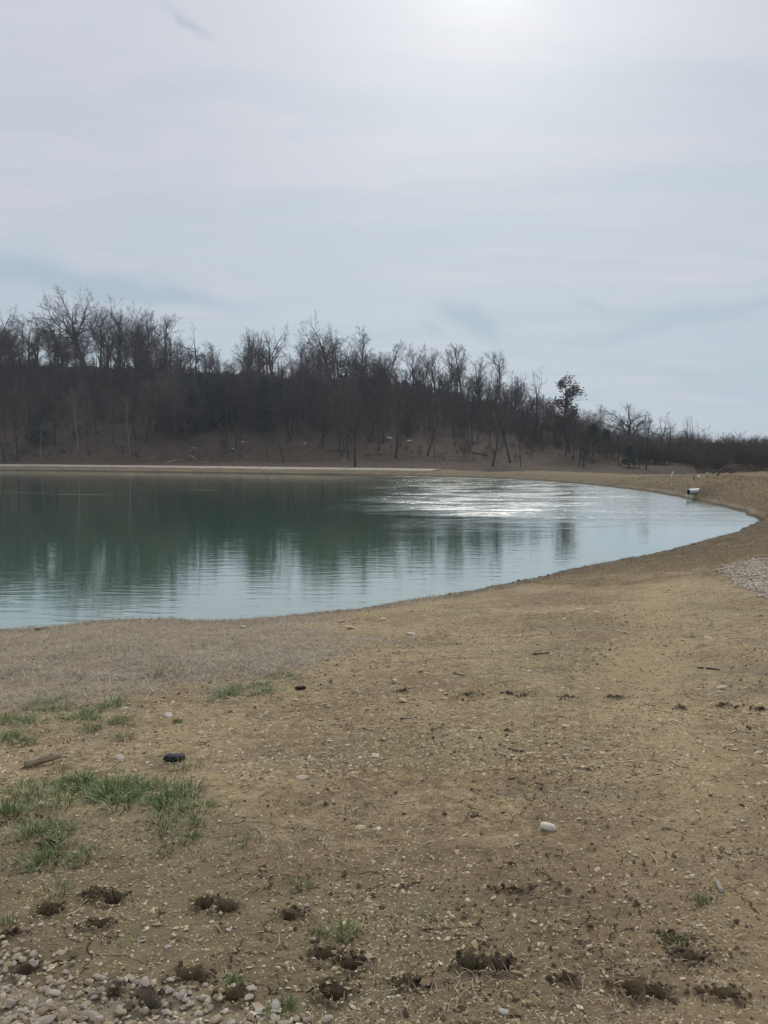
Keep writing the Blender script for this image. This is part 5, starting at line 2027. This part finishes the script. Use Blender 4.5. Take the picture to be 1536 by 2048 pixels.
# green tufts: a few built, then copied
def tuft_mesh(seed, n, rad, hmin, hmax, yellow):
    r_ = rs(seed)
    a, q = r_.uniform(0, 6.28, n), np.sqrt(r_.uniform(0, 1, n)) * rad
    xy = np.stack([q * np.cos(a), q * np.sin(a)], 1)
    head = a + r_.normal(size=n) * .9
    lean = np.clip(.15 + q / rad * .75 + r_.normal(size=n) * .28, 0, 1.45)
    tint = np.clip(r_.beta(2.2, 2.6, n) * .85 + (r_.uniform(0, 1, n) < yellow) * .5, 0, 1)
    V, Q, T, tt = blades(xy, np.full(n, -.008), head, r_.uniform(hmin, hmax, n), lean, r_.uniform(.003, .0062, n), tint, .55)
    return mesh_np('grass_tuft', V, Q, T, {'tint': tt})


GT = 'green grass tufts'
GS_ = 'tufts of the green grass patches'


def rng_side(px, py):
    c = 1590 + 0.03 * px if 1560 < py < 1640 else (1695 if py > 1680 else (1655 if py > 1630 else (1530 if py > 1500 else (1420 if py < 1450 and py > 1395 else (1465 if py >= 1450 else (1385 if py > 1365 else 1342))))))
    return py > c


TUFTS = [tuft_mesh(700, 120, .075, .05, .12, .10), tuft_mesh(701, 85, .085, .04, .10, .16), tuft_mesh(702, 120, .06, .04, .09, .08), tuft_mesh(703, 120, .12, .05, .12, .2), tuft_mesh(704, 60, .10, .03, .08, .35)]


def tuft(px, py, wpx, label, group=None, kind=None, sq=1.0):
    p = at(px, py)
    kind = rng.choice((1, 4, 0, 1, 4, 3)) if kind is None else kind
    if group == GS_:
        label = label.replace('tuft', ('dense', 'ragged', 'small', 'broad', 'sparse')[kind] + ' tuft', 1) + (', near side' if rng_side(px, py) else '')
        wpx, sq = wpx * 1.1, sq * .85
    o = link('grass_tuft', TUFTS[kind], M_GREEN)
    rad = (.075, .085, .06, .12, .10)[kind] + .05
    s = px_size(p, wpx) * (.5 if group == GT else .64) / rad
    o.location = (p[0], p[1], ground_z(p[0], p[1]))
    o.rotation_euler = (0, 0, rng.uniform(0, 6.28))
    o.scale = (s, s, min(s, 1.15) * sq)
    return tag(o, label, 'grass tuft', group)


for (px, py, w_, k, label) in ((640, 1872, 46, 2, 'smaller of the twin green tufts standing side by side'), (688, 1868, 58, 0, 'larger of the twin green tufts standing side by side'), (565, 2022, 58, 0, 'round green tuft nearest the bottom edge'),
                               (598, 1776, 60, 1, 'ragged green tuft with dry blades alone on brown soil'), (118, 1785, 66, 1, 'spiky green tuft with dry tips above the first hoof prints'), (14, 1852, 60, 1, 'yellowish green tuft cut by the picture edge'),
                               (492, 1692, 62, 3, 'wide green tuft at the open end of the grass patches'), (320, 1712, 56, 1, 'thin green tuft with pale blades below the grass patches'), (1408, 1808, 48, 2, 'single green tuft near the pale bone piece'),
                               (472, 1730, 36, 4, 'small sparse tuft just below the wide green one'), (1185, 1843, 50, 4, 'faint dark green tuft on the damp soil'), (860, 1825, 56, 4, 'faint grey green tuft in the open brown soil'),
                               (370, 1540, 58, 3, 'flat green tuft right beside the dark dung lump'), (122, 1540, 46, 1, 'green tuft growing at the end of the log'), (245, 1478, 52, 1, 'bright green tuft behind the log'), (182, 1460, 44, 0, 'green tuft among small ones at the dead grass edge'),
                               (255, 1456, 40, 4, 'sparse tuft next to the white flat stone'), (354, 1444, 24, 2, 'tiny tuft just right of the white flat stone'), (320, 1350, 62, 3, 'yellow green tuft inside the matted dead grass'), (553, 1402, 40, 4, 'sparse green tuft by the small black brown lump'),
                               (155, 1358, 40, 4, 'thin yellow green tuft in the dead grass near the picture edge'), (805, 1308, 30, 4, 'tiny green tuft in the middle of the far clay'), (830, 1296, 24, 4, 'tiny dark tuft just behind the one in the far clay'), (1345, 1885, 50, 4, 'dull dark green tuft by the disturbed soil near the side'),
                               (250, 1880, 56, 4, 'sparse dull tuft between the first hoof prints'), (468, 1968, 42, 2, 'tuft of grass growing out of the hoof print rim'), (600, 1612, 40, 4, 'dry spidery tuft on the clay past the grass strip'), (1150, 1462, 0, 4, None)):
    if label:
        tuft(px, py, w_ * 1.2, label, GT, k)
GS_ = 'tufts of the green grass patches'
for k in range(44):
    f = k / 43
    px = lerp(4, 400, f) + rng.uniform(-14, 14)
    py = 1612 - 22 * math.sin(f * 3.1) + rng.uniform(-26, 26)
    tuft(px, py, rng.uniform(46, 78), ['green tuft in the edge quarter of the ragged strip below the log', 'green tuft in the near half of the ragged strip below the log', 'green tuft in the far half of the ragged strip below the log', 'green tuft at the thin end of the strip past the grey stone'][min(3, int(f * 4))], GS_)
for k in range(15):
    px, py = rng.uniform(0, 200), rng.uniform(1648, 1745)
    tuft(px, py, rng.uniform(40, 70), 'green tuft in the loose patch around the first hollow at the edge', GS_)
for k in range(8):
    px, py = rng.uniform(300, 390), rng.uniform(1635, 1680)
    tuft(px, py, rng.uniform(40, 62), 'green tuft in the round patch under the grass strip end', GS_)
for k in range(26):
    px, py = rng.uniform(50, 250), rng.uniform(1395, 1450)
    tuft(px, py, rng.uniform(34, 58), 'yellow green tuft in the patch where the dead grass begins', GS_, kind=rng.choice((1, 3, 4)), sq=.8)
for k in range(22):
    f = rng.uniform(0, 1)
    px, py = lerp(370, 545, f), lerp(1400, 1378, f) + rng.uniform(-14, 10)
    tuft(px, py, rng.uniform(28, 50), 'yellow green tuft in the long patch along the dead grass corner', GS_, kind=rng.choice((1, 3, 4)), sq=.7)
for k in range(14):
    px, py = rng.uniform(460, 590), rng.uniform(1325, 1360)
    tuft(px, py, rng.uniform(24, 42), 'low yellow green tuft at the far corner of the dead grass', GS_, kind=rng.choice((1, 3, 4)), sq=.6)
for k in range(9):
    px, py = rng.uniform(0, 60), rng.uniform(1440, 1490)
    tuft(px, py, rng.uniform(34, 52), 'green tuft at the picture edge behind the log', GS_, sq=.8)
for k in range(12):
    px, py = rng.uniform(180, 330), rng.uniform(1505, 1560)
    tuft(px, py, rng.uniform(24, 44), 'faint sparse tuft between the log and the dung lump', GS_, kind=4, sq=.6)


# ---------------------------------------------------------------- thin haze in the air
def haze_box(x0, x1, y0, y1, z0, z1, density):
    me = bpy.data.meshes.new('haze')
    v = [(x, y, z) for z in (z0, z1) for y in (y0, y1) for x in (x0, x1)]
    me.from_pydata(v, [], [(0, 2, 3, 1), (4, 5, 7, 6), (0, 1, 5, 4), (2, 6, 7, 3), (0, 4, 6, 2), (1, 3, 7, 5)])
    m = bpy.data.materials.new('haze')
    m.use_nodes = True
    t = NT(m.node_tree)
    pv = t.new('ShaderNodeVolumePrincipled')
    pv.inputs['Color'].default_value = (0.80, 0.88, 1.0, 1)
    pv.inputs['Density'].default_value = density
    pv.inputs['Anisotropy'].default_value = 0.2
    o_ = t.new('ShaderNodeOutputMaterial')
    t.put(o_.inputs['Volume'], pv.outputs[0])
    o = link('haze', me, m)
    return tag(o, 'thin pale blue haze in the air', 'haze', kind='stuff')


haze_box(-640, 640, -640, 640, -4.0, 42.0, 0.00050)
